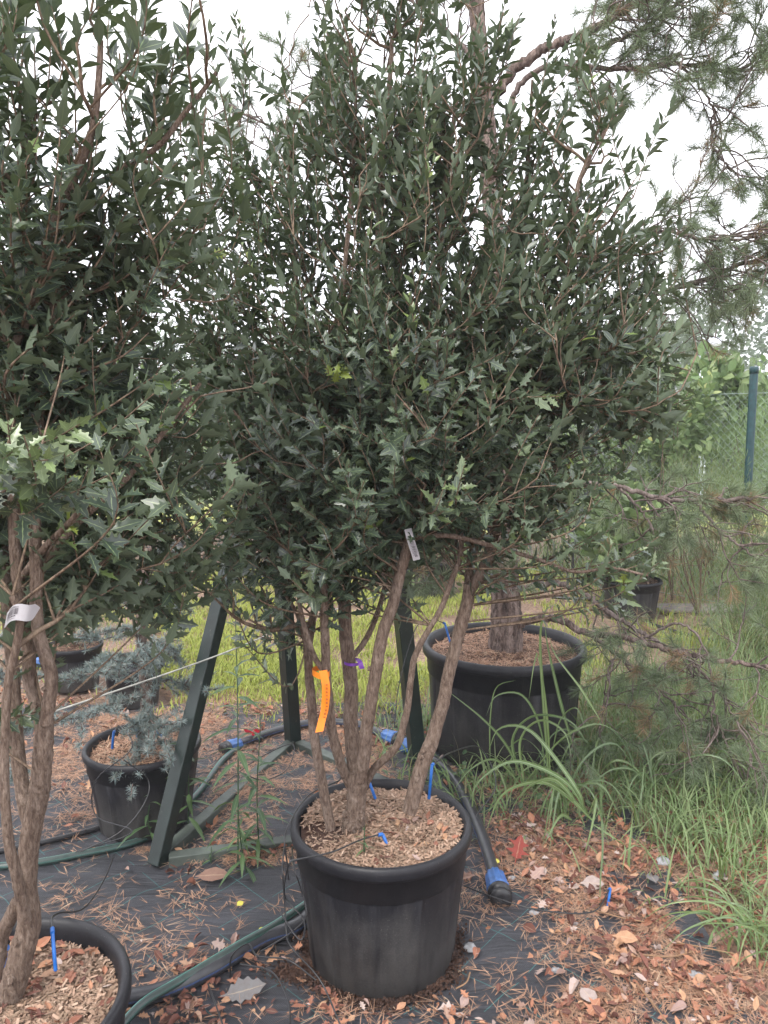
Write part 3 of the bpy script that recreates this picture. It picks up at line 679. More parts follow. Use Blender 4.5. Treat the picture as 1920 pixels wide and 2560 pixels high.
grow(st, Emain, 165, 1820, P(1020, 1700, 2.1), M['holly'], MAIN, 1.77, seed=1, wild=[P(*q) for q in wildpx])
# left holly shrub
LEFT = thing('holly_shrub', (-.751, 1.356, .34), 'holly shrub at the left edge with the white barcode tag, close to the camera', 'shrub')
st = [
 (px([(15, 2535, 1.40), (27, 2500, 1.40), (55, 2400, 1.40), (72, 2300, 1.40), (68, 2200, 1.40), (76, 2100, 1.40), (98, 1985, 1.40), (105, 1900, 1.40), (110, 1800, 1.40)]), .0250, .0165),
 (px([(108, 1830, 1.40), (86, 1745, 1.42), (73, 1700, 1.42), (69, 1600, 1.42), (60, 1520, 1.42), (42, 1440, 1.42), (34, 1300, 1.42), (28, 1100, 1.42), (30, 900, 1.42), (75, 780, 1.42), (110, 620, 1.42), (160, 500, 1.42), (230, 330, 1.4), (250, 100, 1.4)]), .0130, .005),
 (px([(112, 1810, 1.39), (127, 1700, 1.39), (112, 1640, 1.39), (96, 1580, 1.39), (88, 1450, 1.4), (88, 1330, 1.42), (95, 1100, 1.45), (110, 900, 1.45), (190, 520, 1.5), (280, 440, 1.5), (390, 370, 1.5), (470, 270, 1.5), (540, 180, 1.5)]), .0125, .004),
 (px([(80, 2080, 1.42), (62, 2000, 1.43), (46, 1900, 1.45), (37, 1800, 1.46), (30, 1680, 1.47), (18, 1500, 1.48), (15, 1200, 1.5), (20, 900, 1.5), (60, 600, 1.5), (60, 300, 1.5)]), .0145, .005),
 (px([(66, 2300, 1.37), (42, 2190, 1.34), (22, 2100, 1.33), (11, 1950, 1.33), (13, 1800, 1.33), (20, 1700, 1.33), (44, 1600, 1.33), (50, 1540, 1.33), (30, 1490, 1.33)]), .0105, .0065),
 (px([(-8, 2480, 1.45), (5, 2350, 1.45), (45, 2250, 1.43)]), .020, .012),
 (px([(57, 1440, 1.42), (115, 1365, 1.40), (170, 1310, 1.39), (228, 1240, 1.38)]), .0075, .005),
 (px([(95, 1425, 1.42), (150, 1355, 1.44), (210, 1290, 1.47), (330, 1180, 1.5), (430, 1050, 1.55), (500, 960, 1.6)]), .0085, .004),
]
Eleft = ell([(440, 470, 1.75, .15, .12, .24), (450, 200, 1.75, .09, .1, .14), (60, 250, 1.40, .20, .16, .34), (260, 330, 1.5, .22, .16, .32), (60, 700, 1.5, .22, .15, .28), (330, 680, 1.6, .24, .16, .26), (200, 950, 1.6, .28, .24, .20),
             (400, 1000, 1.65, .20, .2, .16), (90, 1120, 1.22, .12, .08, .06), (250, 1250, 1.6, .24, .22, .14), (450, 1250, 1.7, .20, .2, .14), (420, 1450, 1.75, .16, .12, .06), (140, 40, 1.4, .3, .14, .2), (-100, 700, 1.5, .2, .2, .6), (260, 1420, 1.6, .2, .16, .09), (520, 1380, 1.8, .12, .14, .10), (120, 1300, 1.65, .15, .15, .12)])
wl = [(120, 1150, 1.15), (250, 1120, 1.2), (30, 1130, 1.15), (180, 1200, 1.2), (200, 1060, 1.25), (60, 1090, 1.15), (290, 1180, 1.25), (20, 1060, 1.2), (410, 60, 1.5), (440, 120, 1.5), (330, 40, 1.45), (480, 240, 1.5), (540, 170, 1.5), (90, 1780, 1.38), (340, 1060, 1.3), (390, 980, 1.35)]
grow(st, Eleft, 100, 460, P(60, 1800, 1.42), M['holly'], LEFT, 1.98, seed=2, leaf_len=(.034, .053), wild=[P(*q) for q in wl])

# ---------------------------------------------------------------- conifers
def walk(s, d, L, droop, wig, n):
    p = [np.array(s, float)]; d = norm(d); st_ = L / n
    for _ in range(n):
        d = norm(d + rng.normal(size=3) * wig + np.array([0, 0, droop])); p.append(p[-1] + d * st_)
    return np.array(p)
def tufts(acc, p, d, n, L, spread, rnd, tm=N1, wd=1.0):
    """n needles fanning round direction d at every point p"""
    m = len(p); pos = np.repeat(p, n, 0); D = np.repeat(norm(d), n, 0)
    r = norm(rng.normal(size=(m * n, 3))); q = norm(D * np.abs(rng.normal(spread, .25, (m * n, 1))) + r)
    ln = L * rng.uniform(.7, 1.1, m * n)
    inst(acc, *tm, pos, frames(q, rng.normal(size=(m * n, 3))), np.stack([ln, np.full(m * n, wd * L), ln], -1), np.clip(np.repeat(rnd, n) + rng.normal(size=m * n) * .06, 0, 1))
PINE = thing('pine_tree', (.561, 3.44, .44), 'pine tree in the widest tub with rough trunk and long bare limbs reaching right', 'tree')
tr = px([(1262, 1650, 3.44), (1266, 1560, 3.44), (1262, 1450, 3.44), (1256, 1330, 3.44), (1248, 1150, 3.45), (1245, 800, 3.46), (1230, 500, 3.48), (1212, 250, 3.48), (1195, 60, 3.5), (1185, -150, 3.5)])
a = Acc(); p = cr(tr, 200); rr = np.interp(np.linspace(0, 1, 200), [0, .04, .1, .3, .8, 1], [.088, .075, .066, .058, .036, .03])
tube(a, p, rr, 28, rough=.045); a.build('trunk', M['pinebark'], PINE)
br = [
 ([(1275, 1568, 3.42), (1340, 1548, 3.38), (1400, 1550, 3.33), (1470, 1582, 3.28), (1560, 1592, 3.2), (1650, 1620, 3.12), (1760, 1642, 3.05), (1930, 1672, 3.0)], .022, .010, 1),
 ([(1285, 1475, 3.45), (1370, 1458, 3.42), (1440, 1470, 3.38), (1520, 1530, 3.3), (1600, 1580, 3.25), (1680, 1625, 3.2)], .019, .010, 1),
 ([(1270, 1245, 3.45), (1400, 1212, 3.4), (1540, 1215, 3.35), (1640, 1245, 3.3), (1740, 1250, 3.25), (1880, 1245, 3.2)], .017, .010, 1),
 ([(1735, 1250, 3.26), (1775, 1300, 3.22), (1830, 1350, 3.2), (1905, 1405, 3.15)], .009, .004, 1),
 ([(1220, 270, 3.48), (1280, 180, 3.45), (1370, 118, 3.4), (1450, 90, 3.35), (1540, 40, 3.3), (1640, -30, 3.25), (1760, -120, 3.2)], .030, .016, 1),
 ([(1240, 420, 3.48), (1290, 235, 3.46), (1350, 175, 3.42), (1450, 165, 3.4), (1560, 172, 3.35), (1700, 163, 3.3), (1840, 175, 3.25), (1935, 100, 3.2)], .018, .008, 1),
 ([(1440, 168, 3.4), (1500, 120, 3.38), (1610, 70, 3.35), (1700, 5, 3.3), (1800, -80, 3.3)], .013, .008, 1),
 ([(1245, 800, 3.46), (1450, 770, 3.44), (1640, 735, 3.4), (1730, 710, 3.35), (1800, 680, 3.3), (1930, 640, 3.25)], .020, .010, 1),
 ([(1240, 700, 3.46), (1500, 640, 3.4), (1650, 580, 3.3), (1780, 600, 3.2), (1930, 590, 3.2)], .012, .006, 1),
 ([(1215, 300, 3.48), (1050, 260, 3.6), (880, 240, 3.7), (780, 200, 3.8)], .016, .005, 0),
 ([(1205, 170, 3.48), (1080, 40, 3.55), (950, -40, 3.6)], .014, .006, 0),
 ([(1235, 550, 3.48), (1000, 420, 3.6), (800, 370, 3.7), (620, 290, 3.8), (560, 250, 3.8)], .014, .005, 0),
 ([(1470, 1582, 3.28), (1560, 1650, 3.2), (1640, 1720, 3.1), (1730, 1800, 3.05)], .009, .004, 1),
 ([(1560, 1592, 3.2), (1520, 1680, 3.15), (1510, 1790, 3.1)], .006, .003, 2),
 ([(1600, 1600, 3.2), (1700, 1560, 3.1), (1770, 1640, 3.0), (1790, 1780, 2.95), (1850, 1950, 2.9)], .007, .003, 1),
 ([(1700, 1625, 3.1), (1790, 1720, 3.0), (1850, 1820, 2.9), (1880, 1900, 2.85)], .007, .003, 1),
 ([(1250, 1450, 3.4), (1170, 1440, 3.35), (1100, 1400, 3.3), (1040, 1430, 3.25)], .008, .003, 3),
 ([(1540, 1215, 3.35), (1590, 1260, 3.3), (1640, 1330, 3.25)], .007, .003, 1),
 ([(1700, 163, 3.3), (1780, 260, 3.3), (1780, 360, 3.3), (1830, 430, 3.3)], .007, .003, 1),
]
twg = Acc(); ndl = Acc(); TP = []; TD = []; TR = []
for bi, (pl, r0, r1, mode) in enumerate(br):
    a = Acc(); p = cr(px(pl), max(24, len(pl) * 10)); p[1:-1] += rng.normal(size=(len(p) - 2, 3)) * .004
    tube(a, p, np.linspace(r0, r1, len(p)) * .82, 10, rough=.05); a.build('branch', M['pinebark' if r0 > .02 else 'pinetwig'], PINE)
    nt_ = int(np.linalg.norm(np.diff(p, axis=0), axis=1).sum() / .055)
    T = norm(np.gradient(p, axis=0))
    if bi in (0, 1): nt_ = int(nt_ * .45)
    if bi in (12, 13, 14, 15): nt_ = int(nt_ * .8)
    if bi in (4, 5, 6, 7, 8, 18): nt_ = int(nt_ * 1.35)
    lo = .3 if mode == 1 else .15
    for _ in range(nt_):
        k = int(len(p) * rng.uniform(lo, 1) ** .8) - 1; k = min(max(k, 0), len(p) - 1)
        u_, v_ = PX(p[k])
        dr = norm(T[k] * .6 + rng.normal(size=3) * [.7, .7, .6] + np.array([.35, -.15, .1 if v_ < 700 else -.15]))
        L = rng.uniform(.18, .42) * (.8 if mode in (0, 3) else 1)
        q = walk(p[k], dr, L, -.03, .20, 12); tube(twg, q, np.linspace(.0042, .0018, 13), 5, cap=False)
        ends = [(q, 1)]
        for _2 in range(3):
            kk = rng.integers(4, 11); q2 = walk(q[kk], norm(q[kk] - q[kk - 1]) + rng.normal(size=3) * .7, L * .5, 0, .2, 8)
            tube(twg, q2, np.linspace(.0026, .0015, 9), 4, cap=False); ends.append((q2, 0))
        for qq, big in ends:
            if rng.random() < .12: continue
            c = rng.uniform(0, .75) if rng.random() > (.16 if v_ > 1000 else .08) else rng.uniform(.93, 1)
            seg = qq[-4:]; TP.append(cr(seg, 6)); TD.append(np.repeat((seg[-1] - seg[0])[None], 6, 0)); TR.append(np.full(6, c))
twg.build('twigs', M['pinetwig'], PINE)
tufts(ndl, np.concatenate(TP), np.concatenate(TD), 18, .062, .9, np.concatenate(TR), N1, 1.0)
ndl.build('needles', M['pine'], PINE); print('pine tufts', len(TP))

def cedar(tree, trunk, r0, r1, branches, sp=.015, nl=.024, nn=30, wd=.8):
    a = Acc(); p = cr(trunk, 60); tube(a, p, np.linspace(r0, r1, 60), 12, rough=.06); a.build('trunk', M['pinebark'], tree)
    tw = Acc(); nd = Acc(); TP = []; TD = []
    for pl in branches:
        q = cr(pl, 24); q[1:] += rng.normal(size=(23, 3)) * .005; tube(tw, q, np.linspace(.006, .002, 24), 6, cap=False); allq = [q]
        for _ in range(10):
            k = rng.integers(4, 23); d = norm(q[k] - q[k - 1]); q2 = walk(q[k], d + rng.normal(size=3) * [.8, .8, .2], rng.uniform(.05, .12), .0, .12, 8)
            tube(tw, q2, np.linspace(.003, .0015, 9), 4, cap=False); allq.append(q2)
        for qq in allq:
            L = np.linalg.norm(np.diff(qq, axis=0), axis=1).sum(); n = max(3, int(L / sp)); s = cr(qq, n)
            TP.append(s + rng.normal(size=s.shape) * .003); TD.append(np.array([[0, 0, 1.]]) + rng.normal(size=s.shape) * .8)
    tw.build('twigs', M['pinetwig'], tree)
    P_ = np.concatenate(TP); tufts(nd, P_, np.concatenate(TD), nn, nl, .5, np.clip(rng.normal(.5, .25, len(P_)), 0, 1), N2, wd)
    nd.build('needles', M['cedar'], tree); print('cedar rosettes', len(P_))
CED = thing('blue_cedar', (-.88, 2.75, .29), 'small blue-grey cedar with whorled needles in the pot behind the slanting green leg', 'conifer')
B = lambda *l: px(list(l))
cedar(CED, px([(372, 1885, 2.75), (368, 1780, 2.75), (362, 1680, 2.75), (352, 1560, 2.75), (362, 1440, 2.75), (385, 1330, 2.75), (370, 1200, 2.77), (360, 1050, 2.8)]), .026, .008, [
 B((362, 1720, 2.74), (300, 1690, 2.7), (220, 1680, 2.65), (150, 1700, 2.6)), B((362, 1740, 2.74), (290, 1760, 2.6), (210, 1790, 2.5), (150, 1800, 2.45)),
 B((362, 1700, 2.74), (430, 1700, 2.7), (480, 1720, 2.66), (520, 1730, 2.62)), B((365, 1790, 2.73), (345, 1860, 2.64), (335, 1930, 2.58), (328, 1990, 2.52)),
 B((365, 1800, 2.72), (400, 1850, 2.66), (440, 1900, 2.6), (450, 1880, 2.58)),
 B((355, 1600, 2.75), (310, 1570, 2.7), (240, 1590, 2.68), (190, 1590, 2.66)), B((355, 1610, 2.75), (420, 1620, 2.7), (450, 1660, 2.65)),
 B((352, 1540, 2.75), (300, 1500, 2.75), (240, 1485, 2.75), (200, 1490, 2.75)), B((355, 1520, 2.75), (420, 1510, 2.78), (480, 1530, 2.8)),
 B((360, 1450, 2.75), (300, 1420, 2.75), (230, 1400, 2.8), (180, 1420, 2.8)), B((365, 1400, 2.75), (430, 1380, 2.75), (470, 1400, 2.8)),
 B((375, 1300, 2.75), (300, 1250, 2.8), (220, 1180, 2.85)), B((370, 1250, 2.75), (440, 1200, 2.75), (500, 1150, 2.8)), B((370, 1200, 2.77), (420, 1110, 2.8), (470, 1070, 2.85)),
 B((362, 1680, 2.74), (390, 1660, 2.6), (400, 1640, 2.5)), B((360, 1650, 2.76), (280, 1640, 2.8), (240, 1660, 2.85)),
 B((362, 1790, 2.74), (380, 1800, 2.6), (410, 1840, 2.55), (430, 1900, 2.5)), B((364, 1770, 2.74), (350, 1820, 2.62), (375, 1870, 2.6)),
 B((356, 1620, 2.74), (345, 1650, 2.6), (300, 1660, 2.5), (270, 1680, 2.45))])
CE2 = thing('blue_cedar', (-2.0, 3.4, .2), 'low blue-grey cedar sprays lying over the fabric behind the left holly stems', 'conifer')
q0 = P(-60, 1900, 2.5)
cedar(CE2, np.array([P(-90, 2050, 2.6), P(-80, 1900, 2.55), P(-70, 1750, 2.5), P(-80, 1600, 2.5)]), .018, .008, [
 B((-70, 1800, 2.5), (0, 1830, 2.5), (60, 1825, 2.5), (90, 1810, 2.5)), B((-80, 1950, 2.55), (0, 1960, 2.5), (40, 1940, 2.5), (60, 1930, 2.5)), B((-70, 1700, 2.5), (20, 1680, 2.6), (80, 1690, 2.65)), B((-70, 1650, 2.5), (10, 1600, 2.6), (70, 1590, 2.65))])

# ---------------------------------------------------------------- generic leafy bush
def bush(name, c, rad, n, L, label, cat, mat, tm=OVAL, stems=5, base=None, group=None, up=.4, spread=1.0, stemname='stem', rr=.006, kind=None, surf=.33):
    base = np.array([c[0], c[1], 0.0]) if base is None else np.array(base)
    t = thing(name, base, label, cat, group)
    if kind: t['kind'] = kind
    rad = np.array(rad); c = np.array(c, float)
    s = Acc(); tips = []
    for i in range(stems):
        e = c + norm(rng.normal(size=3)) * rad * rng.uniform(.4, .9); e[2] = max(e[2], c[2] - rad[2] * .2)
        m_ = base * .5 + e * .5 + rng.normal(size=3) * rad * .15
        q = cr([base, m_, e], 18); tube(s, q, np.linspace(rr, rr * .35, 18), 6); 
        for _ in range(6):
            k = rng.integers(6, 17); q2 = cr([q[k], q[k] + (norm(rng.normal(size=3)) + np.array([0, 0, .3])) * rad * .45], 8); tube(s, q2, np.linspace(rr * .45, rr * .2, 8), 4, cap=False)
    s.build(stemname, M['twig'], t)
    nc = max(8, n // 14); cd = norm(rng.normal(size=(nc, 3))); cp = c + cd * rad * (rng.random((nc, 1)) ** surf) * (1 + .18 * rng.normal(size=(nc, 1)))
    k = rng.integers(0, nc, n); p = cp[k] + rng.normal(size=(n, 3)) * rad.mean() * .10 * spread
    p[:, 2] = np.maximum(p[:, 2], .02)
    d = norm(rng.normal(size=(n, 3)) + norm(p - c) * .8 + np.array([0, 0, up])); nm = rng.normal(size=(n, 3)) * .6 + np.array([0, 0, 1.])
    ln = L * rng.uniform(.6, 1.15, n); tone = rng.random(nc)
    a = Acc(); inst(a, *tm, p, frames(d, nm), ln, np.clip(tone[k] * .6 + .4 * rng.random(n), 0, 1)); a.build('foliage', mat, t)
    return t
bush('conifer_bush', P(190, 1470, 4.25), (.32, .28, .24), 9000, .035, 'fine-leaved yellow-green conifer in the small pot at far left', 'conifer', M['fine'], N2, 6, base=(-1.78, 4.25, .23), up=.6)
bush('broadleaf_shrub', P(1560, 1340, 5.9), (.33, .3, .34), 1500, .11, 'shrub with rounded pale-green leaves above the black pot in the straw', 'shrub', M['shrub'], OVAL, 6, base=(1.95, 5.9, .28))
bush('leafy_shrub', P(1100, 1370, 6.7), (.30, .28, .26), 900, .07, 'small leafy shrub in the distant pot behind the holly stems', 'shrub', M['shrub'], OVAL, 5, base=(.42, 6.7, .3))
bush('tall_shrub', P(1620, 1150, 7.0), (.45, .4, .62), 3000, .075, 'tall dense dull-green shrub behind the black pot in the straw', 'shrub', M['shrub'], OVAL, 6)
bush('tall_shrub', P(1430, 1220, 7.4), (.5, .4, .6), 2600, .075, 'dull-green shrub behind the pine trunk, left of the tallest one', 'shrub', M['shrub'], OVAL, 6)
bush('vine_bush', P(1790, 1010, 7.3), (.62, .35, .42), 1300, .15, 'bright green vine with large leaves hanging on the fence beside the post', 'climber', M['vine'], OVAL, 6)
bush('goldenrod_bush', P(1800, 1180, 7.0), (.60, .4, .55), 9000, .05, 'feathery yellow-green weeds tangled in the fence', 'weeds', M['vine'], N2, 8, up=1.5)
bush('vine_bush', P(1930, 1150, 6.6), (.4, .35, .6), 6500, .06, 'yellow-green feathery bush right of the fence post', 'climber', M['vine'], N2, 8, up=1.2)
bush('leafy_shrub', P(720, 1180, 8.5), (.8, .5, .75), 2800, .09, 'pale green shrub on the lawn seen behind the crossing green legs', 'shrub', M['shrub'], OVAL, 6)
bush('leafy_shrub', P(200, 1150, 7.5), (.8, .5, .7), 2600, .09, 'pale shrub far behind the left holly branches', 'shrub', M['vine'], OVAL, 6)
bush('leafy_shrub', P(470, 1120, 9.5), (.9, .5, .8), 2600, .10, 'yellow-green shrub far behind the cedar', 'shrub', M['vine'], OVAL, 6)
bush('leafy_shrub', P(1060, 1180, 9.0), (.9, .5, .75), 2800, .09, 'dull green shrub far behind the front pot', 'shrub', M['shrub'], OVAL, 6)
bush('leafy_shrub', P(-120, 1250, 6.5), (.7, .5, .7), 2200, .09, 'shrub beyond the left edge behind the holly stems', 'shrub', M['shrub'], OVAL, 6)
bush('vine_bush', P(1700, 1060, 6.35), (.32, .16, .42), 900, .09, 'leafy vine climbing the mesh left of the fence post', 'climber', M['vine'], OVAL, 5)
bush('goldenrod_bush', P(1760, 1260, 5.9), (.40, .25, .40), 5000, .045, 'feathery weeds standing in front of the fence foot', 'weeds', M['fine'], N2, 8, up=1.6)
bush('goldenrod_bush', P(1885, 1370, 5.6), (.30, .2, .34), 4500, .05, 'feathery weeds hiding the foot of the green fence post', 'weeds', M['fine'], N2, 8, up=1.8)
bush('goldenrod_bush', P(1900, 1560, 4.4), (.30, .25, .34), 5000, .05, 'feathery weeds at the right edge under the pine limbs', 'weeds', M['fine'], N2, 8, up=1.8)
bush('leafy_shrub', P(1310, 1130, 8.8), (.9, .5, .95), 3000, .085, 'dull shrub far behind the pine trunk', 'shrub', M['shrub'], OVAL, 6)
bush('leafy_shrub', P(880, 1100, 10.5), (1.0, .6, 1.1), 3000, .10, 'pale green shrub farthest back behind the frame', 'shrub', M['vine'], OVAL, 6)
bush('leafy_shrub', P(330, 1090, 10.5), (1.1, .6, 1.2), 3000, .10, 'pale shrub farthest back at left between the two hollies', 'shrub', M['shrub'], OVAL, 6)
# distant trees
far = [(1860, 900, 26, 4.2, 3.4, 'grey-green tree at the right edge beyond the fence'), (1650, 950, 24, 2.6, 2.3, 'distant tree behind the street lamp'), (1450, 1000, 28, 3.5, 2.6, 'distant tree behind the holly crown at right'),
       (1050, 1000, 26, 3.8, 2.2, 'distant tree hidden behind the middle of the holly'), (650, 1000, 24, 3.4, 2.3, 'distant tree behind the steel frame'), (280, 990, 25, 4.0, 2.2, 'distant tree behind the left holly'), (-50, 1000, 22, 3.0, 2.2, 'distant tree at the left edge')]
for (u, v, Y, rx, rz, lb) in far:
    c = P(u, v, Y); c[2] = max(c[2], rz * .75)
    bush('distant_tree', c, (rx, 1.6, rz), 5200, .24, lb, 'tree', M['far'], OVAL, 4, rr=.12, stemname='trunk', spread=1.2)
hb = Acc(); nb = 16000; pp = np.stack([rng.uniform(-24, 26, nb), rng.uniform(29, 33, nb), np.abs(rng.normal(0, 1.1, nb))], -1)
inst(hb, *OVAL, pp, frames(rng.normal(size=(nb, 3)), rng.normal(size=(nb, 3))), rng.uniform(.3, .6, nb), rng.random(nb)); tag(hb.build('far_wood', M['far']), 'far grey-green wood along the horizon', 'wood', kind='stuff')

# ---------------------------------------------------------------- fence
FN = thing('chain_link_fence', (2.92, 6.0, 0), 'chain-link fence with a dark green post at the right edge', 'fence')
fa = np.array([2.88, 6.0, 0]); fbp = np.array([.9, 8.3, 0]); fc = np.array([4.6, 4.9, 0])
for k, q in enumerate((fa, fbp, fc)):
    a = Acc(); tube(a, [q, q + [0, 0, 1.0], q + [0, 0, 1.0001], q + [0, 0, 1.93]], .031, 20)
    pst = a.build('post', M['post'], FN)
    a = Acc(); lathe(a, [(.031, 1.90), (.034, 1.90), (.034, 1.945), (.03, 1.955), (.001, 1.958)], q, 20); a.build('post_cap', M['post'], pst)
a = Acc()
for (s, e_) in ((fa, fbp), (fa, fc)):
    L = np.linalg.norm(e_ - s); d = (e_ - s) / L; n = int(L / .062)
    H = 1.72
    for k in range(-28, n + 1):
        for sg in (1, -1):
            x0 = k * .062 if sg == 1 else k * .062 + H; x1 = x0 + sg * H
            z0, z1 = .05, .05 + H
            lo, hi = (x0, x1) if sg == 1 else (x1, x0)
            t0, t1 = 0., 1.
            for (c0, c1) in ((0, L),):
                A0 = (c0 - x0) / (x1 - x0); A1 = (c1 - x0) / (x1 - x0); t0 = max(t0, min(A0, A1)); t1 = min(t1, max(A0, A1))
            if t1 - t0 < .02: continue
            f = lambda t: s + d * (x0 + (x1 - x0) * t) + np.array([0, 0, z0 + (z1 - z0) * t]) + np.array([0, .004 * sg, 0])
            tube(a, [f(t0), f(t1)], .0010, 4, cap=False)
    for z in (.05, .9, 1.75): tube(a, [s + [0, 0, z], e_ + [0, 0, z]], .0025, 4, cap=False)
a.build('wire_mesh', M['wire'], FN)
LP = thing('street_lamp', P(1752, 1280, 15), 'pale street lamp far behind the fence, its head bent to the right', 'street lamp'); LP.location[2] = 0
a = Acc(); b0 = P(1755, 1280, 15); b0[2] = 0; tp = P(1755, 880, 15)
tube(a, cr([b0, tp, P(1768, 862, 15), P(1785, 858, 15)], 30), np.linspace(.07, .035, 30), 10); a.build('pole', M['lamp'], LP)
a = Acc(); tube(a, cr([P(1766, 868, 15), P(1776, 860, 15), P(1792, 856, 15), P(1802, 860, 15)], 14), np.array([.03, .05, .07, .085, .095, .10, .10, .10, .10, .095, .09, .08, .06, .03]), 12); a.build('lamp_head', M['lamp'], LP)
STK = Acc(); tube(STK, [G(1432, 1470), G(1432, 1470) + np.array([-.02, 0, .75])], .012, 8); tag(STK.build('garden_stake', M['blackp']), 'thin black stake standing behind the pine tub', 'stake')
STK = Acc(); tube(STK, [G(1898, 1545), G(1898, 1545) + np.array([0, 0, .45])], .02, 8); tag(STK.build('garden_stake', M['blackp']), 'short thick dark stake at the right edge beside the straw', 'stake')

# ---------------------------------------------------------------- green steel frame
FR = thing('steel_frame', (-.78, 2.45, 0), 'dark green steel support frame with slanting legs standing behind the front pot', 'frame')
lf = G(392, 2160, .02); bk = G(733, 1860, .02); rf = G(1046, 1915, .02); cc = np.array([.30, 2.70, .02])
tl = P(694, 920, 3.0); tb = P(676, 960, 3.0); tt = P(942, 930, 3.02)
def leg(a0, b0, wx, wy, up):
    a = Acc(); bar(a, a0, b0, wx, wy, up); return a.build('leg', M['frame'], FR, smooth=False)
def twist_up(a0, b0, ang):
    d = norm(b0 - a0); x = norm(np.cross([0, 1, 0], d)); y = np.cross(d, x); return x * math.cos(ang) + y * math.sin(ang)
leg(lf, tl, .05, .05, twist_up(lf, tl, R(62)))
leg(bk, tb, .058, .058, twist_up(bk, tb, R(40)))
leg(rf, tt, .062, .062, twist_up(rf, tt, R(20)))
a = Acc(); bar(a, tl, tt, .05, .05); a.build('top_bar', M['frame'], FR, smooth=False)
for (s, e_) in ((lf, bk), (bk, cc), (lf, cc), (cc, rf)):
    d = norm(e_ - s); a = Acc(); bar(a, s + d * .04 + [0, 0, .006], e_ - d * .03 + [0, 0, .008], .045, .045); a.build('base_rail', M['railmat'], FR, smooth=False)

# ---------------------------------------------------------------- cords, pipes, fittings
def tube_thing(name, pts, r, mat, label, cat, sides=10, n=60, group=None):
    a = Acc(); tube(a, cr(pts, n), r, sides); return tag(a.build(name, mat), label, cat, group)
def onG(lst, r, lift=.006):
    out = []
    for (u, v) in lst:
        p = G(u, v, r + .012); p[2] = zg(p[None])[0] + r + lift * .2; out.append(p)
    return out
tube_thing('guy_cord', [P(-40, 1838, 2.0), P(500, 1655, 2.5), P(705, 1572, 2.95)], .0028, M['cord'], 'pale cord stretched slanting from the left edge up to the steel frame', 'cord', 6)
tube_thing('guy_cord', [P(705, 1572, 2.95), P(850, 1520, 3.0), P(1000, 1472, 3.1)], .0022, M['cord'], 'short pale cord crossing between the two back legs of the steel frame', 'cord', 6)
tube_thing('support_cable', [P(60, 1522, 1.9), P(200, 1488, 2.3), P(345, 1450, 2.72)], .0045, M['tubeb'], 'black cable running from the left holly stems to the cedar trunk', 'cable', 8)
ppA = onG([(600, 1862), (642, 1845), (700, 1826), (769, 1812), (840, 1808), (905, 1815), (960, 1842), (1010, 1862), (1075, 1895), (1127, 1942), (1170, 2010), (1211, 2110), (1236, 2195)], .021)
WP = tube_thing('water_pipe', ppA, .021, M['pipe'], 'thick black water pipe with blue stripes curving behind the front pot', 'pipe', 16, 120)
def fitting(p, d, L, r, label, capl=None):
    t = thing('pipe_fitting', p, label, 'pipe fitting'); d = norm(d); x = norm(np.cross(d, [0, 0, 1])); y = np.cross(x, d)
    def lat(prof, nm, mt, ribn=0):
        a = Acc(); seg = 40; an = np.arange(seg) / seg * 2 * math.pi; V = []
        for (s, rad) in prof:
            rad2 = rad + (.0018 * np.sign(np.cos(an * ribn)) if ribn and rad > r * .8 else 0)
            V.append(p + d * s + (np.cos(an) * rad2)[:, None] * x + (np.sin(an) * rad2)[:, None] * y)
        V = np.concatenate(V); q = [[i * seg + j, i * seg + (j + 1) % seg, (i + 1) * seg + (j + 1) % seg, (i + 1) * seg + j] for i in range(len(prof) - 1) for j in range(seg)]
        a.add(V, q); return a.build(nm, mt, t)
    lat([(0, r * .6), (0, r * .85), (L * .1, r), (L * .55, r * 1.12), (L * .6, r * 1.18), (L * .66, r * 1.18), (L * .67, r * .9)], 'nut', M['fitblue'], 10)
    lat([(L * .6, r * .8), (L * .68, r * 1.2), (L * .80, r * 1.22), (L * .81, r * 1.0), (L * .90, r * 1.0), (L * .91, r * 1.1), (L, r * 1.1), (L * 1.0, r * .3), (L * .98, r * .05)], 'end_cap', M['blackp'])
    return t
pe = ppA[-1]; fitting(pe, np.array([.02, -1, -.02]), .13, .031, 'blue and black end fitting closing the thick pipe right of the front pot')
fitting(ppA[0] + [.0, .0, .0], ppA[0] - ppA[1], .10, .028, 'faded blue end fitting left of the back leg of the frame')
fitting(ppA[6], ppA[7] - ppA[6], .12, .032, 'blue coupling on the thick pipe behind the front pot stems')
fitting(ppA[7] + (ppA[8] - ppA[7]) * .55, ppA[6] - ppA[7], .12, .034, 'blue coupling on the thick pipe beside the right leg')
p_ = G(118, 1655, .03); fitting(p_, np.array([-1., .3, 0]), .12, .035, 'blue pipe coupling beside the small dark pot at far left')
a = Acc(); q = ppA[0] * .2 + ppA[1] * .8
for s in (-1, 1): inst(a, *OVAL, np.array([q + [0, -.01, .03]]), frames(np.array([[s * .8, -.2, .5]]), np.array([[0, 1., .3]])), np.array([.05]), [.5])
tube(a, [q + [0, 0, .0], q + [0, -.01, .04]], .007, 8); tag(a.build('valve_handle', M['red']), 'small red butterfly valve handle on the pipe near the back leg', 'valve')
tube_thing('water_pipe', onG([(295, 2505), (400, 2482), (520, 2432), (650, 2352), (740, 2310), (800, 2250)], .023), .023, M['pipe'], 'thick black pipe with a blue stripe at the bottom, between the two front pots', 'pipe', 16, 80)
hp = onG([(290, 2585), (360, 2540), (450, 2480), (600, 2392), (690, 2335), (790, 2262)], .012)
for q in hp[1:]: q[2] += .030
tube_thing('garden_hose', hp, .0115, M['hose'], 'green-striped hose lying along the thick pipe left of the front pot', 'hose', 12, 80)
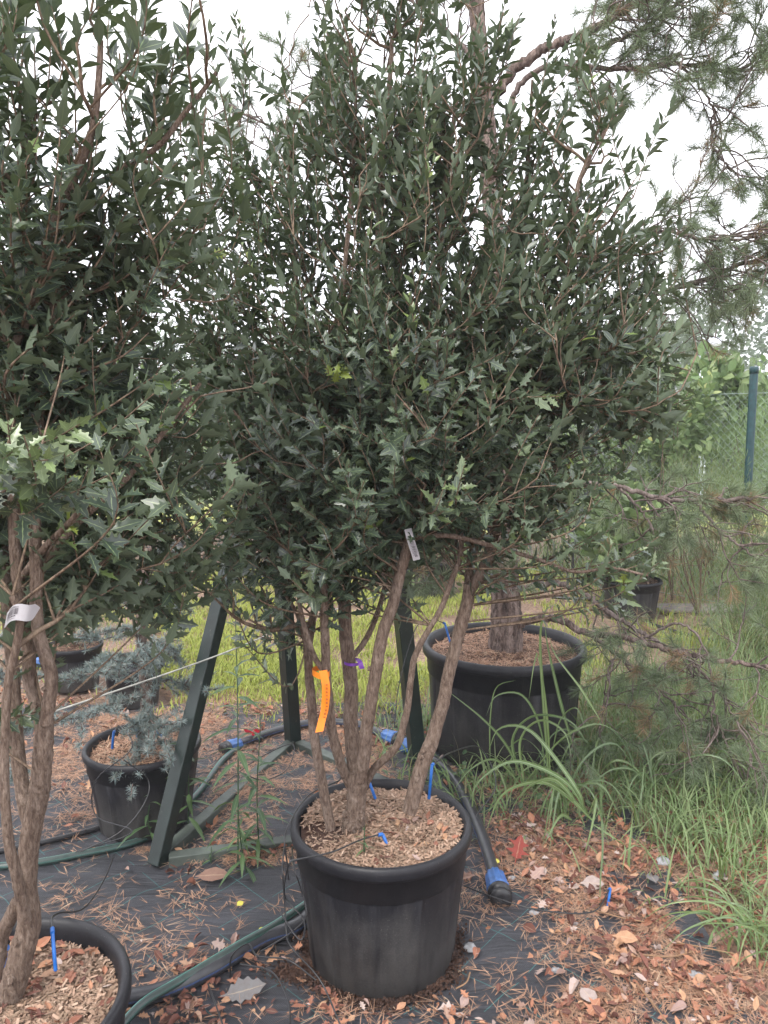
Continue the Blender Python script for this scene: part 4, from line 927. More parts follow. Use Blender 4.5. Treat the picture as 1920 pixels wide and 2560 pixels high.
tube_thing('garden_hose', onG([(-20, 2172), (100, 2158), (200, 2136), (330, 2102), (400, 2070), (450, 2022), (500, 1975), (560, 1905), (610, 1866), (650, 1848)], .011), .0125, M['hose'], 'green hose running from the left edge past the cedar pot to the blue fitting', 'hose', 12, 120)
tube_thing('drip_pipe', onG([(-20, 2140), (100, 2110), (220, 2072), (290, 2050)], .01), .010, M['tubeb'], 'thin black pipe behind the green hose at left', 'pipe', 8, 50)
tube_thing('drip_pipe', onG([(1380, 1490), (1500, 1502), (1640, 1560), (1750, 1590), (1900, 1620)], .01), .014, M['tubeb'], 'black pipe crossing the straw under the right-hand pot', 'pipe', 8, 50)
# dripper pegs with their micro tubes
def dripper(top, bot, line, label, r=.0042):
    t = thing('dripper_peg', bot, label, 'dripper', 'blue dripper pegs in the pots')
    a = Acc(); top = np.array(top); bot = np.array(bot); d = norm(top - bot)
    bar(a, bot - d * .01, top, r * 2, r * 2, (1, 0, 0)); side = np.array([.6, -.3, .3]) if line is None else norm(np.array(line[1]) - top)
    tube(a, [top - d * .002, top + side * .012], r * 1.2, 8); a.build('peg', M['pegblue'], t)
    if line is not None:
        b = Acc(); tube(b, cr([top + side * .010] + [np.array(x) for x in line[1:]], 40), .0021, 6); b.build('micro_tube', M['tubeb'], t)
    return t
def D(u, v, Y): return P(u, v, Y)
dripper(D(1080, 1912, 2.12), D(1073, 1990, 2.12), [0, D(1130, 1880, 2.3), D(1200, 1870, 2.6), D(1240, 1960, 2.5), D(1190, 2040, 2.45)], 'upright blue dripper peg at the right of the front pot, by the stout leaning stem')
dripper(D(917, 1938, 2.16), D(936, 1990, 2.14), [0, D(905, 1920, 2.18), D(880, 1915, 2.3), D(840, 1960, 2.5)], 'blue dripper peg behind the middle stems of the front pot')
dripper(D(956, 2084, 1.93), D(973, 2124, 1.92), [0, D(900, 2100, 1.90), D(830, 2130, 1.83), D(740, 2150, 1.80), D(722, 2160, 1.79), D(712, 2240, 1.84), D(760, 2300, 1.8), D(750, 2350, 1.74), D(700, 2280, 1.85)], 'blue dripper peg at the front of the big pot, on the chips')
dripper(D(131, 2330, 1.42), D(138, 2415, 1.40), [0, D(130, 2295, 1.46), D(150, 2282, 1.55), D(210, 2270, 1.7), D(260, 2200, 1.95), D(285, 2140, 2.35)], 'faded blue dripper peg in the bottom left pot', .0036)
dripper(D(12, 2370, 1.46), D(12, 2410, 1.45), None, 'blue dripper peg half hidden behind the left holly stem', .005)
dripper(D(284, 1830, 2.62), D(281, 1866, 2.62), [0, D(300, 1815, 2.7), D(330, 1870, 2.45), D(240, 1950, 2.42), D(240, 2040, 2.4), D(330, 2080, 2.3), D(190, 2130, 2.35)], 'blue dripper peg at the left of the cedar pot')
dripper(D(392, 1828, 2.66), D(402, 1838, 2.64), None, 'short blue dripper peg right of the cedar trunk')
dripper(D(342, 1815, 2.8), D(343, 1838, 2.8), None, 'dark blue dripper peg behind the cedar trunk')
dripper(D(1112, 1558, 3.28), D(1125, 1605, 3.25), [0, D(1080, 1550, 3.2), D(1040, 1570, 3.1), D(1000, 1700, 3.0), D(985, 1820, 2.9)], 'dark blue dripper peg at the left of the pine tub')
pk = onG([(1525, 2240), (1520, 2275)], .004); dripper(pk[0] + [0, 0, .02], pk[1] + [0, 0, .012], [0, D(1480, 2280, 2.1), D(1350, 2275, 2.1), D(1240, 2245, 2.15), D(1160, 2215, 2.2)], 'blue dripper peg lying loose on the fallen leaves at right')
# loose micro tubes
mt = [([D(712, 2110, 1.98), D(706, 2170, 1.85), D(712, 2260, 1.83), D(716, 2330, 1.80), D(730, 2370, 1.76), D(800, 2450, 1.72), D(850, 2560, 1.64)], 'black micro tube hanging down the left side of the front pot'),
      ([D(730, 2120, 2.02), D(735, 2170, 1.80), D(755, 2230, 1.80), D(765, 2290, 1.78), D(730, 2330, 1.78), D(650, 2380, 1.78)], 'black micro tube looping left of the front pot rim'),
      ([D(850, 1950, 2.3), D(770, 1990, 2.1), D(715, 2080, 1.85), D(718, 2160, 1.82), D(722, 2200, 1.82)], 'black micro tube draped over the left rim of the front pot'),
      ([D(310, 1900, 2.40), D(370, 1950, 2.45), D(360, 2010, 2.4), D(300, 2080, 2.35), D(200, 2130, 2.3)], 'black micro tube looping in front of the cedar pot'),
      ([D(575, 2450, 1.9), D(580, 2390, 1.9), D(620, 2360, 1.88), D(645, 2390, 1.8), D(720, 2400, 1.75), D(790, 2450, 1.72)], 'black micro tube arching over the striped hose'),
      ([D(600, 2410, 1.83), D(680, 2430, 1.78), D(720, 2500, 1.70), D(725, 2560, 1.62)], 'black micro tube crossing the bottom litter'),
      ([D(560, 1960, 2.7), D(640, 1900, 3.0), D(730, 1860, 3.1), D(720, 1920, 2.95), D(660, 1950, 2.8), D(600, 1930, 2.8)], 'black micro tube tangled over the base rail'),
      ([D(520, 2460, 1.85), D(535, 2500, 1.78), D(560, 2570, 1.66)], 'short dark tube in the litter at the bottom'),
      ([D(1180, 2075, 2.15), D(1150, 2085, 2.18), D(1120, 2110, 2.24)], 'short black connector by the rim of the front pot')]
for pts, lb in mt:
    pts = [q if q[2] > .012 else np.array([q[0], q[1], .016]) for q in pts]
    tube_thing('micro_tube', pts, .0021, M['tubeb'], lb, 'tube', 6, 60, 'thin black irrigation tubes')

# ---------------------------------------------------------------- tape and tags
OT = thing('orange_tape', P(805, 1675, 1.93), 'long orange plastic tape tied round the holly stems and hanging down', 'tape')
def ribbon(path, wdir, w_, nm, mt, par, n=30):
    p = cr(path, n); a = Acc(); wd = norm(np.array(wdir)) * w_ / 2
    V = np.stack([p - wd, p + wd], 1).reshape(-1, 3); q = [[i * 2, i * 2 + 1, i * 2 + 3, i * 2 + 2] for i in range(n - 1)]
    a.add(V, q); o = a.build(nm, mt, par); return o
s_ = ribbon([P(808, 1676, 1.925), P(815, 1720, 1.92), P(812, 1770, 1.92), P(805, 1800, 1.915), P(798, 1830, 1.905)], (1, .15, .12), .021, 'tail', M['orange'], OT)
a = Acc()
for k in range(11):
    v = 1712 + k * 9; c = P(817 - max(0, k - 6) * 2.0, v, 1.917); box(a, c, (.0028, .0004, .0030 if k % 3 else .0018))
a.build('print_marks', M['orangeink'], s_)
a = Acc(); cl = np.array([P(803, 1678, 1.965)[0], 1.965, P(803, 1678, 1.965)[2]]); an = np.linspace(0, 2 * math.pi, 40)
p = np.stack([cl[0] + .024 * np.cos(an), cl[1] + .040 * np.sin(an), cl[2] + .003 * np.sin(an * 2)], -1)
V = np.stack([p - [0, 0, .008], p + [0, 0, .008]], 1).reshape(-1, 3); a.add(V, [[i * 2, i * 2 + 1, i * 2 + 3, i * 2 + 2] for i in range(39)]); a.build('loop', M['orange'], OT)
PT = thing('purple_ribbon', P(897, 1650, 2.0), 'small purple ribbon knotted on the middle stem', 'ribbon')
ribbon([P(894, 1648, 2.02), P(900, 1655, 2.0), P(903, 1665, 1.995), P(906, 1672, 1.995)], (1, 0, .2), .013, 'tail', M['purple'], PT, 10)
a = Acc(); p = np.stack([P(882, 1652, 2.06)[0] + .024 * np.cos(an), 2.05 + .026 * np.sin(an), P(882, 1652, 2.06)[2] + an * 0], -1)
V = np.stack([p - [0, 0, .004], p + [0, 0, .004]], 1).reshape(-1, 3); a.add(V, [[i * 2, i * 2 + 1, i * 2 + 3, i * 2 + 2] for i in range(39)]); a.build('loop', M['purple'], PT)
def card(path, wdir, w_, label, Yn, tip=True):
    t = thing('plant_tag', path[0], label, 'tag'); p = cr(path, 24); wd = norm(np.array(wdir)); a = Acc()
    n = len(p); ww = np.full(n, w_ / 2)
    if tip: ww[0] = .001; ww[1] = w_ * .2; ww[2] = w_ * .38
    T = norm(np.gradient(p, axis=0)); nr = norm(np.cross(T, wd)); nr = np.where((nr[:, 1:2] > 0), -nr, nr)
    V = np.concatenate([np.stack([p - wd * ww[:, None], p + wd * ww[:, None]], 1).reshape(-1, 3) , np.stack([p - wd * ww[:, None], p + wd * ww[:, None]], 1).reshape(-1, 3) - np.repeat(nr, 2, 0) * .0006])
    q = [[i * 2, i * 2 + 1, i * 2 + 3, i * 2 + 2] for i in range(n - 1)]; q += [[x + 2 * n for x in f[::-1]] for f in q]
    a.add(V, q); cd = a.build('card', M['white'], t)
    b = Acc(); f0, f1 = 9, 20
    def strip(i0, i1, o0, o1):
        idx = np.linspace(i0, i1, 5); c0 = np.array([[np.interp(k, range(n), p[:, j]) for j in range(3)] for k in idx]); nn = np.array([[np.interp(k, range(n), nr[:, j]) for j in range(3)] for k in idx])
        VV = np.stack([c0 + wd * o0 * w_ + nn * .0008, c0 + wd * o1 * w_ + nn * .0008], 1).reshape(-1, 3); b.add(VV, [[i * 2, i * 2 + 1, i * 2 + 3, i * 2 + 2] for i in range(4)])
    x = f0
    while x < f1:
        wv = random.choice([.12, .2, .35]); strip(x, x + wv, -.12, .26) ; x += wv + random.choice([.15, .25])
    for k in range(9): strip(f0 + 1 + k * 1.05, f0 + 1.7 + k * 1.05, -.24, -.17)
    strip(f0, f1 - 3, .32, .345); strip(f0 + 2, f1 - 1, .38, .40); strip(f0 + 1, f1 - 2, -.36, -.34)
    b.build('barcode', M['ink'], cd); return t
card([P(100, 1520, 1.32), P(85, 1530, 1.31), P(68, 1533, 1.30), P(45, 1530, 1.30), P(28, 1535, 1.31), P(14, 1552, 1.34)], (.25, 0, 1), .030, 'white barcode tag wrapped round the left holly stems', 1.3)
card([P(1020, 1322, 1.92), P(1024, 1340, 1.915), P(1030, 1360, 1.915), P(1038, 1385, 1.92), P(1042, 1400, 1.925)], (1, .2, .2), .019, 'white barcode tag hanging in the middle of the holly between two stems', 1.92, False)

# ---------------------------------------------------------------- leaf litter (countless): needles and dead leaves
def blob(u, v, L):
    o = np.zeros_like(u)
    for (cu, cv, su, sv, a) in L: o = np.maximum(o, a * np.exp(-(((u - cu) / su) ** 2 + ((v - cv) / sv) ** 2)))
    return o
def litter_pts(n, L, x0, x1, y0, y1, clump=.0, cs=.12):
    p = np.stack([rng.uniform(x0, x1, n), rng.uniform(y0, y1, n), np.zeros(n)], -1); u, v = PX(p)
    dn = blob(u, v, L)
    if clump: dn = dn * np.clip(1 + clump * (vnoise(p[:, 0] + 70, p[:, 1] + 70, cs, 31) - .5) * 3 + clump * (vnoise(p[:, 0] + 30, p[:, 1] + 70, cs * .35, 32) - .5) * 3, 0, 3)
    keep = rng.random(n) < dn; p = p[keep]
    for (a_, b_, r_) in POTS: p = p[np.hypot(p[:, 0] - a_, p[:, 1] - b_) > r_ * .93]
    return p
rightL = [(1770, 2350, 310, 240, 1.0), (1530, 2190, 210, 80, .95), (1750, 2150, 300, 130, .8), (1330, 2110, 90, 60, .9), (1600, 2560, 260, 90, .85)]
nL = [(150, 1880, 420, 110, .42), (450, 1790, 330, 60, .6), (230, 2050, 240, 60, .22), (620, 1980, 90, 130, .5), (850, 1900, 120, 90, .7), (300, 2260, 240, 60, .10), (500, 2400, 250, 120, .13), (600, 2300, 120, 60, .15), (1350, 2420, 180, 160, .09), (900, 2540, 400, 60, .14), (420, 2110, 70, 50, .4), (640, 2150, 140, 35, .7), (1000, 2540, 500, 30, .12), (1240, 2260, 80, 60, .4), (660, 2050, 60, 50, .3)] + rightL + [(1550, 1950, 330, 120, .6)]
p = litter_pts(380000, nL, -3.2, 2.6, 1.0, 4.4, .9); n = len(p)
p[:, 2] = zg(p) + .002 + rng.random(n) ** 2 * .012; d = rng.normal(size=(n, 3)); d[:, 2] *= .06; nm = rng.normal(size=(n, 3)) * .25; nm[:, 2] = 1
ln = rng.uniform(.03, .065, n); a = Acc()
tone = np.clip(rng.normal(.45, .25, n), 0, 1)
inst(a, *N1, p, frames(d, nm), np.stack([ln, np.full(n, .055), ln * 1.6], -1), tone)
d2 = d + rng.normal(size=(n, 3)) * [.25, .25, .02]; inst(a, *N1, p, frames(d2, nm), np.stack([ln * .9, np.full(n, .055), -ln], -1), tone)
tag(a.build('pine_needle_litter', M['rust'], smooth=False), 'rusty fallen pine needles scattered over the black ground fabric', 'litter', kind='stuff'); print('needles', n)
lL = [(600, 2460, 170, 75, .8), (500, 2550, 160, 50, .8), (640, 2155, 120, 28, .7), (380, 2085, 120, 22, .6), (280, 2050, 60, 16, .4), (250, 1980, 70, 14, .4), (780, 2390, 60, 60, .5), (430, 2190, 80, 26, .5), (700, 1800, 160, 30, .5), (300, 1850, 300, 80, .06), (1150, 2560, 180, 40, .4), (830, 2560, 220, 30, .3), (100, 1780, 180, 60, .5), (1280, 2560, 80, 60, .3), (1000, 2480, 380, 90, .04), (700, 2540, 200, 40, .5), (1000, 1850, 160, 60, .4)] + rightL + [(1550, 1960, 330, 100, .4)]
p = litter_pts(75000, lL, -3.2, 2.6, 1.0, 4.4, .6); n = len(p)
p[:, 2] = zg(p) + .004 + rng.random(n) * .018; d = rng.normal(size=(n, 3)); d[:, 2] *= .25; nm = rng.normal(size=(n, 3)) * .5; nm[:, 2] = 1
ln = .012 + .034 * rng.random(n) ** 1.7; tone = rng.random(n); k = rng.integers(0, 10, n); a = Acc(); LOBE = leaf_tmpl([(-.2, .01), (0, .03), (.12, .2), (.22, .12), (.38, .34), (.5, .14), (.66, .26), (.78, .1), (1, 0)], .7, -.45)
for j, tm in ((range(0, 4), leaf_tmpl([(0, .02), (.15, .12), (.4, .25), (.7, .2), (1, 0)], .5, .25)), (range(4, 6), SPINY2), (range(6, 9), leaf_tmpl([(0, .02), (.2, .2), (.5, .28), (.8, .18), (1, 0)], .9, -.5)), (range(9, 10), MAPLE)):
    tm = LOBE if list(j) == [4, 5] else tm; m_ = np.isin(k, list(j)); inst(a, *tm, p[m_], frames(d[m_], nm[m_]), np.stack([ln[m_], ln[m_] * rng.uniform(.7, 1.2, m_.sum()), ln[m_] * rng.uniform(.3, 1.8, m_.sum())], -1), tone[m_])
tag(a.build('leaf_litter', M['dead'], smooth=False), 'brown and orange fallen leaves scattered on the ground', 'litter', kind='stuff'); print('dead leaves', n)
# leaves in the pots
def pot_leaves(cx, cy, r, zf, n, label, seed=0, off=(0, 0)):
    q = rng.random(n) ** .5 * r; an = rng.random(n) * 6.283; p = np.stack([cx + off[0] + q * np.cos(an), cy + off[1] + q * np.sin(an), np.zeros(n)], -1)
    p[:, 2] = zf(p[:, 0], p[:, 1]) + .010; d = rng.normal(size=(n, 3)); d[:, 2] *= .2; nm = rng.normal(size=(n, 3)) * .35; nm[:, 2] = 1
    ln = rng.uniform(.018, .045, n); a = Acc(); k = rng.random(n) < .65
    inst(a, *SPINY2, p[k], frames(d[k], nm[k]), ln[k], rng.random(k.sum())); inst(a, *leaf_tmpl([(0, .02), (.15, .12), (.4, .25), (.7, .2), (1, 0)], .6, .2), p[~k], frames(d[~k], nm[~k]), ln[~k], rng.random((~k).sum()))
    tag(a.build('dry_leaves', M['dead'], smooth=False), label, 'litter', kind='stuff')
pot_leaves(-.008, 2.03, .13, zf_main, 40, 'dry curled leaves on the chips of the front pot', off=(.07, -.07))
pot_leaves(-.751, 1.356, .17, zf_left, 130, 'dry holly leaves on the chips of the bottom left pot', off=(.02, .04))
# dark soil spilled round the front pot's foot, added also to deepen contact shade
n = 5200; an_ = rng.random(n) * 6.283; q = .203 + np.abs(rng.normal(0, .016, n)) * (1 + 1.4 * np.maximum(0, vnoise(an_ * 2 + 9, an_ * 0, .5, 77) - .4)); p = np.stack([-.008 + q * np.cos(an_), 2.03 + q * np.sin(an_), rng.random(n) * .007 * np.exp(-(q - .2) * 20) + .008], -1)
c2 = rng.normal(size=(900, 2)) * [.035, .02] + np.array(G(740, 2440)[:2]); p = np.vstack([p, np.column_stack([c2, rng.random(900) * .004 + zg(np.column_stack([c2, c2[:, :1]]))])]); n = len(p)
a = Acc(); inst(a, *CHIP, p, frames(rng.normal(size=(n, 3)), rng.normal(size=(n, 3)) + [0, 0, 1.]), np.stack([rng.uniform(.003, .010, n), rng.uniform(.01, .03, n), rng.uniform(.005, .02, n)], -1), rng.random(n)); tag(a.build('spilled_soil_shade', M['soil'], smooth=False), 'dark spilled soil round the foot of the front pot, deepening its contact shade', 'soil', kind='stuff')
# single big leaves
def one_leaf(u, v, L, az, mat, label, tm=MAPLE, lift=.012, tilt=.15, wd=1.0, z0=None):
    p = G(u, v, .01) if z0 is None else np.array([*G(u, v, z0)[:2], z0]); p[2] = (zg(p[None])[0] if z0 is None else z0) + lift; a = Acc(); c = np.array([[math.cos(az), math.sin(az), tilt]]); 
    inst(a, *tm, np.array([p]), frames(c, np.array([[.1, -.25, 1.]])), np.array([[L, L * wd, L]]), [rng.random()])
    return tag(a.build('fallen_leaf', M[mat]), label, 'leaf')
one_leaf(1290, 2165, .085, 1.2, 'redleaf', 'dark red leaf standing up right of the pipe end', lift=.02, tilt=.5)
one_leaf(1450, 2225, .075, -.2, 'paleleaf', 'whitish curled leaf lying on the brown leaves at right', OVAL, .02, wd=1.6)
one_leaf(1520, 2250, .06, .1, 'dead', 'orange-red lobed leaf beside the whitish leaf', lift=.02)
one_leaf(1330, 2215, .06, .7, 'dead', 'light brown lobed leaf below the dark red leaf', lift=.02)
one_leaf(1640, 2230, .05, 1.7, 'greyleaf', 'small grey oval leaf lying flat among the brown leaves at right', OVAL, .02, wd=1.6)
one_leaf(570, 2505, .10, .25, 'greyleaf', 'large grey lobed leaf on the litter at the bottom', tm=leaf_tmpl([(-.2, .01), (0, .06), (.1, .28), (.2, .24), (.3, .42), (.42, .30), (.55, .38), (.66, .22), (.8, .24), (.9, .08), (1, 0)], .15, .1), lift=.018, wd=.9, tilt=.05)
one_leaf(488, 2205, .115, -.05, 'brownleaf', 'big brown oval leaf in front of the base rail', OVAL, .02, wd=1.0)
one_leaf(592, 2275, .025, .8, 'yellowleaf', 'small yellow leaf on the fabric below the brown leaf', OVAL, wd=1.6)
one_leaf(645, 2340, .02, .5, 'yellowleaf', 'tiny yellow leaf near the striped hose', OVAL, wd=1.2)
one_leaf(1240, 2190, .03, 1.3, 'yellowleaf', 'yellow leaf touching the blue end fitting', OVAL, .03, wd=1.2)
one_leaf(990, 2530, .035, .7, 'dead', 'yellow-brown pointed leaf on the fabric below the front pot', OVAL)
one_leaf(1490, 2540, .06, 2.0, 'paleleaf', 'grey-pink leaf near the bottom right', OVAL, .02, wd=1.5)
one_leaf(1530, 2370, .07, -.4, 'dead', 'brown leaf in the middle of the right-hand litter', OVAL, .025, wd=1.3)
# stones
for (u, v, s, lb) in ((1655, 2170, .02, 'grey stone among the leaves under the arching grass'), (1800, 2190, .02, 'dark stone at the right among the leaves'), (1390, 2440, .010, 'small white pebble on the fabric at lower right'), (1735, 2450, .014, 'white pebble among the leaves near the right edge'), (1333, 2292, .010, 'white pebble beside the thin black tube'), (1175, 2370, .016, 'dark stone at the foot of the front pot'), (1278, 2205, .010, 'pale pebble beside the dark red leaf'), (1435, 2315, .008, 'tiny grey pebble on the fabric edge')):
    c = G(u, v, .01); c[2] = zg(c[None])[0] + s * .45; a = Acc(); sg = 14; th = np.linspace(.05, math.pi - .05, 9); an = np.arange(sg) / sg * 2 * math.pi
    rr = s * (1 + .18 * rng.normal(size=(9, sg))); V = np.stack([c[0] + rr * 1.3 * np.sin(th)[:, None] * np.cos(an), c[1] + rr * np.sin(th)[:, None] * np.sin(an), c[2] + rr * .6 * np.cos(th)[:, None] * np.ones(sg)], -1)
    a.add(V, [[i * sg + j, (i + 1) * sg + j, (i + 1) * sg + (j + 1) % sg, i * sg + (j + 1) % sg] for i in range(8) for j in range(sg)]); tag(a.build('stone', M['stone']), lb, 'stone')
a = Acc(); c = P(1268, 1640, 3.14); c[2] = .455
tube(a, cr([c + [-.02, 0, 0], c + [0, -.01, .006], c + [.02, 0, -.002]], 8), [.004, .010, .013, .013, .011, .012, .009, .003], 10); tag(a.build('white_shell', M['white']), 'small white shell on the soil of the pine tub', 'shell')

# ---------------------------------------------------------------- grass
def grass(n, L_, x0, x1, y0, y1, ln, wd, bend, mat, name, label, clump=.6, seg=3, th=.25, cs=.2, tone=None, kind='stuff', avoid=1.02):
    p = litter_pts(n, L_, x0, x1, y0, y1, clump, cs)
    for (a_, b_, r_) in POTS: p = p[np.hypot(p[:, 0] - a_, p[:, 1] - b_) > r_ * avoid]
    m_ = len(p); a = Acc(); p[:, 2] = 0.0
    blades(a, p, rng.random(m_) * 6.283, rng.uniform(*ln, m_), rng.uniform(*wd, m_), np.abs(rng.normal(0, th, m_)), rng.uniform(*bend, m_), seg)
    print(name, m_); return tag(a.build(name, M[mat]), label, 'grass', kind=kind)
lawn = [(700, 1640, 330, 90, 1.0), (850, 1500, 500, 110, .9), (1560, 1640, 200, 70, .9), (1620, 1800, 170, 60, .4), (500, 1560, 160, 90, .8), (1010, 1700, 200, 60, .7), (100, 1530, 300, 60, .4), (1750, 1640, 260, 60, .6), (1480, 1600, 200, 40, .4), (1200, 1440, 400, 40, .6), (700, 1400, 600, 50, .7), (1750, 1400, 200, 25, .3)]
grass(190000, lawn, -3.2, 3.8, 3.6, 8.2, (.03, .075), (.002, .004), (.5, 2.2), 'lawn', 'lawn_grass', 'bright yellow-green lawn behind the pots', .95, 3, cs=.45)
tl_ = [(650, 1700, 230, 60, .9), (500, 1660, 90, 60, .8), (900, 1720, 160, 50, .7)]
grass(16000, tl_, -1.6, .6, 3.7, 5.2, (.05, .12), (.0016, .0034), (1.0, 2.8), 'lawn', 'tall_lawn_grass', 'longer lush grass at the front edge of the lawn', .7, 4)
wd_ = [(1500, 1900, 330, 110, 1.0), (1800, 2020, 200, 160, .75), (1290, 1920, 120, 90, .8), (1880, 2270, 110, 110, .75), (1090, 1820, 70, 40, .4), (1700, 1780, 300, 90, .7), (1020, 1830, 50, 25, .3), (1450, 2040, 120, 40, .3)]
grass(38000, wd_, -.2, 2.6, 1.6, 4.4, (.05, .26), (.0012, .0048), (.6, 3.0), 'weed', 'weedy_grass', 'tangled weedy grass at the right between the pine tub and the litter', .9, 5, .4, .15)
grass(9000, [(1850, 1760, 170, 150, 1.0), (1680, 1760, 120, 90, .6), (1500, 1850, 140, 60, .4)], .3, 3.4, 1.9, 5.2, (.22, .66), (.0012, .0026), (.3, 1.6), 'weed', 'tall_weeds', 'tall feathery weeds and grass at the right edge under the pine limbs', .6, 6, .3, .2)
grass(7000, [(1750, 1480, 260, 80, .9), (1400, 1380, 250, 70, .7)], .5, 5, 6.3, 9, (.15, .45), (.003, .006), (.4, 1.6), 'weed', 'far_weeds', 'tall weeds below the fence at right', .6, 4, .3, .4)
# low broad-leaved ground weeds
def groundcover(n, L_, ln, label):
    p = litter_pts(n, L_, -.4, 2.6, 1.6, 4.6, .7, .12); m_ = len(p); p[:, 2] = rng.random(m_) * .10; d = rng.normal(size=(m_, 3)); d[:, 2] = np.abs(d[:, 2]) * .5; nm = rng.normal(size=(m_, 3)) * .5; nm[:, 2] = 1
    a = Acc(); inst(a, *OVAL, p, frames(d, nm), rng.uniform(*ln, m_), rng.random(m_)); tag(a.build('ground_weeds', M['willow']), label, 'weeds', kind='stuff')
groundcover(9000, [(1180, 1920, 170, 60, .8), (1050, 1870, 100, 50, .6), (1450, 1960, 250, 60, .5), (1700, 1900, 250, 100, .3)], (.02, .045), 'low broad-leaved weeds at the foot of the pine tub')
# straw by the right pot
p = litter_pts(22000, [(1740, 1470, 190, 60, 1.0), (1400, 1440, 200, 30, .4)], .8, 5, 4.8, 8.5, .3); n = len(p); p[:, 2] = rng.random(n) * .03; d = rng.normal(size=(n, 3)); d[:, 2] *= .1; a = Acc()
inst(a, *N1, p, frames(d, np.array([0, 0, 1.]) + rng.normal(size=(n, 3)) * .3), np.stack([rng.uniform(.06, .2, n), np.full(n, .16), np.full(n, .1)], -1), rng.random(n)); tag(a.build('straw_heap', M['straw'], smooth=False), 'dry golden straw on the ground behind the right-hand pot', 'straw', kind='stuff')
a = Acc(); box(a, G(1740, 1520, .012), (.32, .12, .012), None, .004); tag(a.build('paving_slab', M['bag']), 'pale flat slab half buried in the straw', 'slab')
# dry stalks in the litter
sts = [((1380, 2100), (1600, 2130)), ((1310, 2080), (1480, 2190)), ((1480, 2290), (1610, 2320)), ((1590, 2480), (1680, 2600)), ((1690, 2370), (1850, 2390)), ((1600, 2410), (1730, 2395)), ((1140, 2480), (1175, 2440)), ((1700, 2260), (1760, 2300))]
SL = ['long pale stalk lying just below the weedy grass, farthest back of the stalks', 'dry stalk slanting down above the whitish curled leaf', 'stalk lying beside the loose blue dripper peg', 'stalk slanting off the bottom edge at lower right', 'nearly level stalk close to the right edge, below the grass tuft', 'short level stalk in the middle of the right-hand litter', 'short stalk on bare fabric in front of the big pot', 'short steep stalk left of the green grass tuft']
for i, (s, e_) in enumerate(sts):
    q = onG([s, ((s[0] + e_[0]) / 2 + 8, (s[1] + e_[1]) / 2 + 6), e_], .004); 
    for x in q: x[2] += .014
    tube_thing('dry_stalk', q, .0022, M['straw'], SL[i], 'stalk', 5, 20, 'dry stalks on the leaf litter')

# ---------------------------------------------------------------- arching broad-bladed grass plants
def broad_plant(base, specs, label):
    t = thing('strappy_plant', base, label, 'plant'); 
    for (pts, w_) in specs:
        p = cr(np.array(pts), 22); tt = np.linspace(0, 1, 22); w_ = w_ * .66; ww = w_ * (np.minimum(1, .35 + tt * 2.5) * (1 - tt ** 3) + .03)
        T = norm(np.gradient(p, axis=0)); cam_ = norm(p - np.array([0, 0, CH])); S = norm(np.cross(T, np.array([.25, -.9, .35]) + rng.normal(size=3) * .25)); nr = np.cross(S, T)
        V = np.stack([p - S * ww[:, None] + nr * ww[:, None] * .3, p, p + S * ww[:, None] + nr * ww[:, None] * .3], 1).reshape(-1, 3)
        A = np.zeros((66, 3)); A[:, 0] = rng.random(); A[:, 1] = np.tile([-1, 0, 1], 22); A[:, 2] = np.repeat(tt, 3)
        q = [[i * 3 + k, i * 3 + k + 1, i * 3 + k + 4, i * 3 + k + 3] for i in range(21) for k in (0, 1)]
        a = Acc(); a.add(V, q, A); a.build('blade', M['broad'], t)
    return t
def bl(*l): return [P(*x) for x in l]
broad_plant(G(1370, 1960), [
 (bl((1372, 1950, 2.75), (1358, 1750, 2.7), (1350, 1600, 2.68), (1362, 1530, 2.64), (1390, 1512, 2.6), (1410, 1550, 2.56), (1412, 1590, 2.54)), .0095),
 (bl((1376, 1950, 2.75), (1366, 1780, 2.72), (1345, 1640, 2.72), (1335, 1660, 2.7), (1322, 1750, 2.66)), .008),
 (bl((1430, 1860, 2.7), (1400, 1750, 2.7), (1370, 1620, 2.7), (1362, 1560, 2.7)), .009),
 (bl((1500, 1800, 2.7), (1450, 1720, 2.7), (1390, 1640, 2.7), (1372, 1590, 2.72)), .008),
 (bl((1365, 1880, 2.74), (1340, 1790, 2.7), (1300, 1735, 2.66), (1240, 1740, 2.6), (1215, 1790, 2.56)), .007),
 (bl((1380, 1880, 2.74), (1400, 1800, 2.7), (1440, 1770, 2.65), (1465, 1830, 2.6)), .007)], 'tall broad-bladed grass standing in front of the pine tub')
broad_plant(G(1440, 2010), [
 (bl((1470, 2040, 2.3), (1420, 1960, 2.3), (1340, 1915, 2.28), (1270, 1905, 2.26), (1200, 1950, 2.24), (1170, 2010, 2.22)), .010),
 (bl((1480, 2050, 2.3), (1420, 1990, 2.28), (1360, 1955, 2.25), (1290, 1965, 2.22), (1245, 2000, 2.2), (1215, 2080, 2.18)), .011),
 (bl((1450, 2020, 2.3), (1390, 1950, 2.25), (1330, 1960, 2.2), (1285, 2010, 2.15), (1265, 2080, 2.12)), .011),
 (bl((1460, 2030, 2.3), (1440, 1970, 2.3), (1330, 1830, 2.35), (1250, 1820, 2.35), (1220, 1880, 2.33)), .010),
 (bl((1480, 2060, 2.3), (1500, 2030, 2.22), (1505, 2120, 2.1), (1500, 2200, 2.03), (1500, 2260, 1.99)), .012),
 (bl((1470, 2040, 2.3), (1490, 1990, 2.25), (1480, 2060, 2.15), (1460, 2140, 2.1)), .010),
 (bl((1480, 2060, 2.3), (1540, 2100, 2.2), (1562, 2120, 2.15), (1555, 2180, 2.1)), .009),
 (bl((1430, 2050, 2.28), (1400, 2040, 2.2), (1360, 2110, 2.12)), .008)], 'grey-green arching grass leaning over the litter right of the front pot')
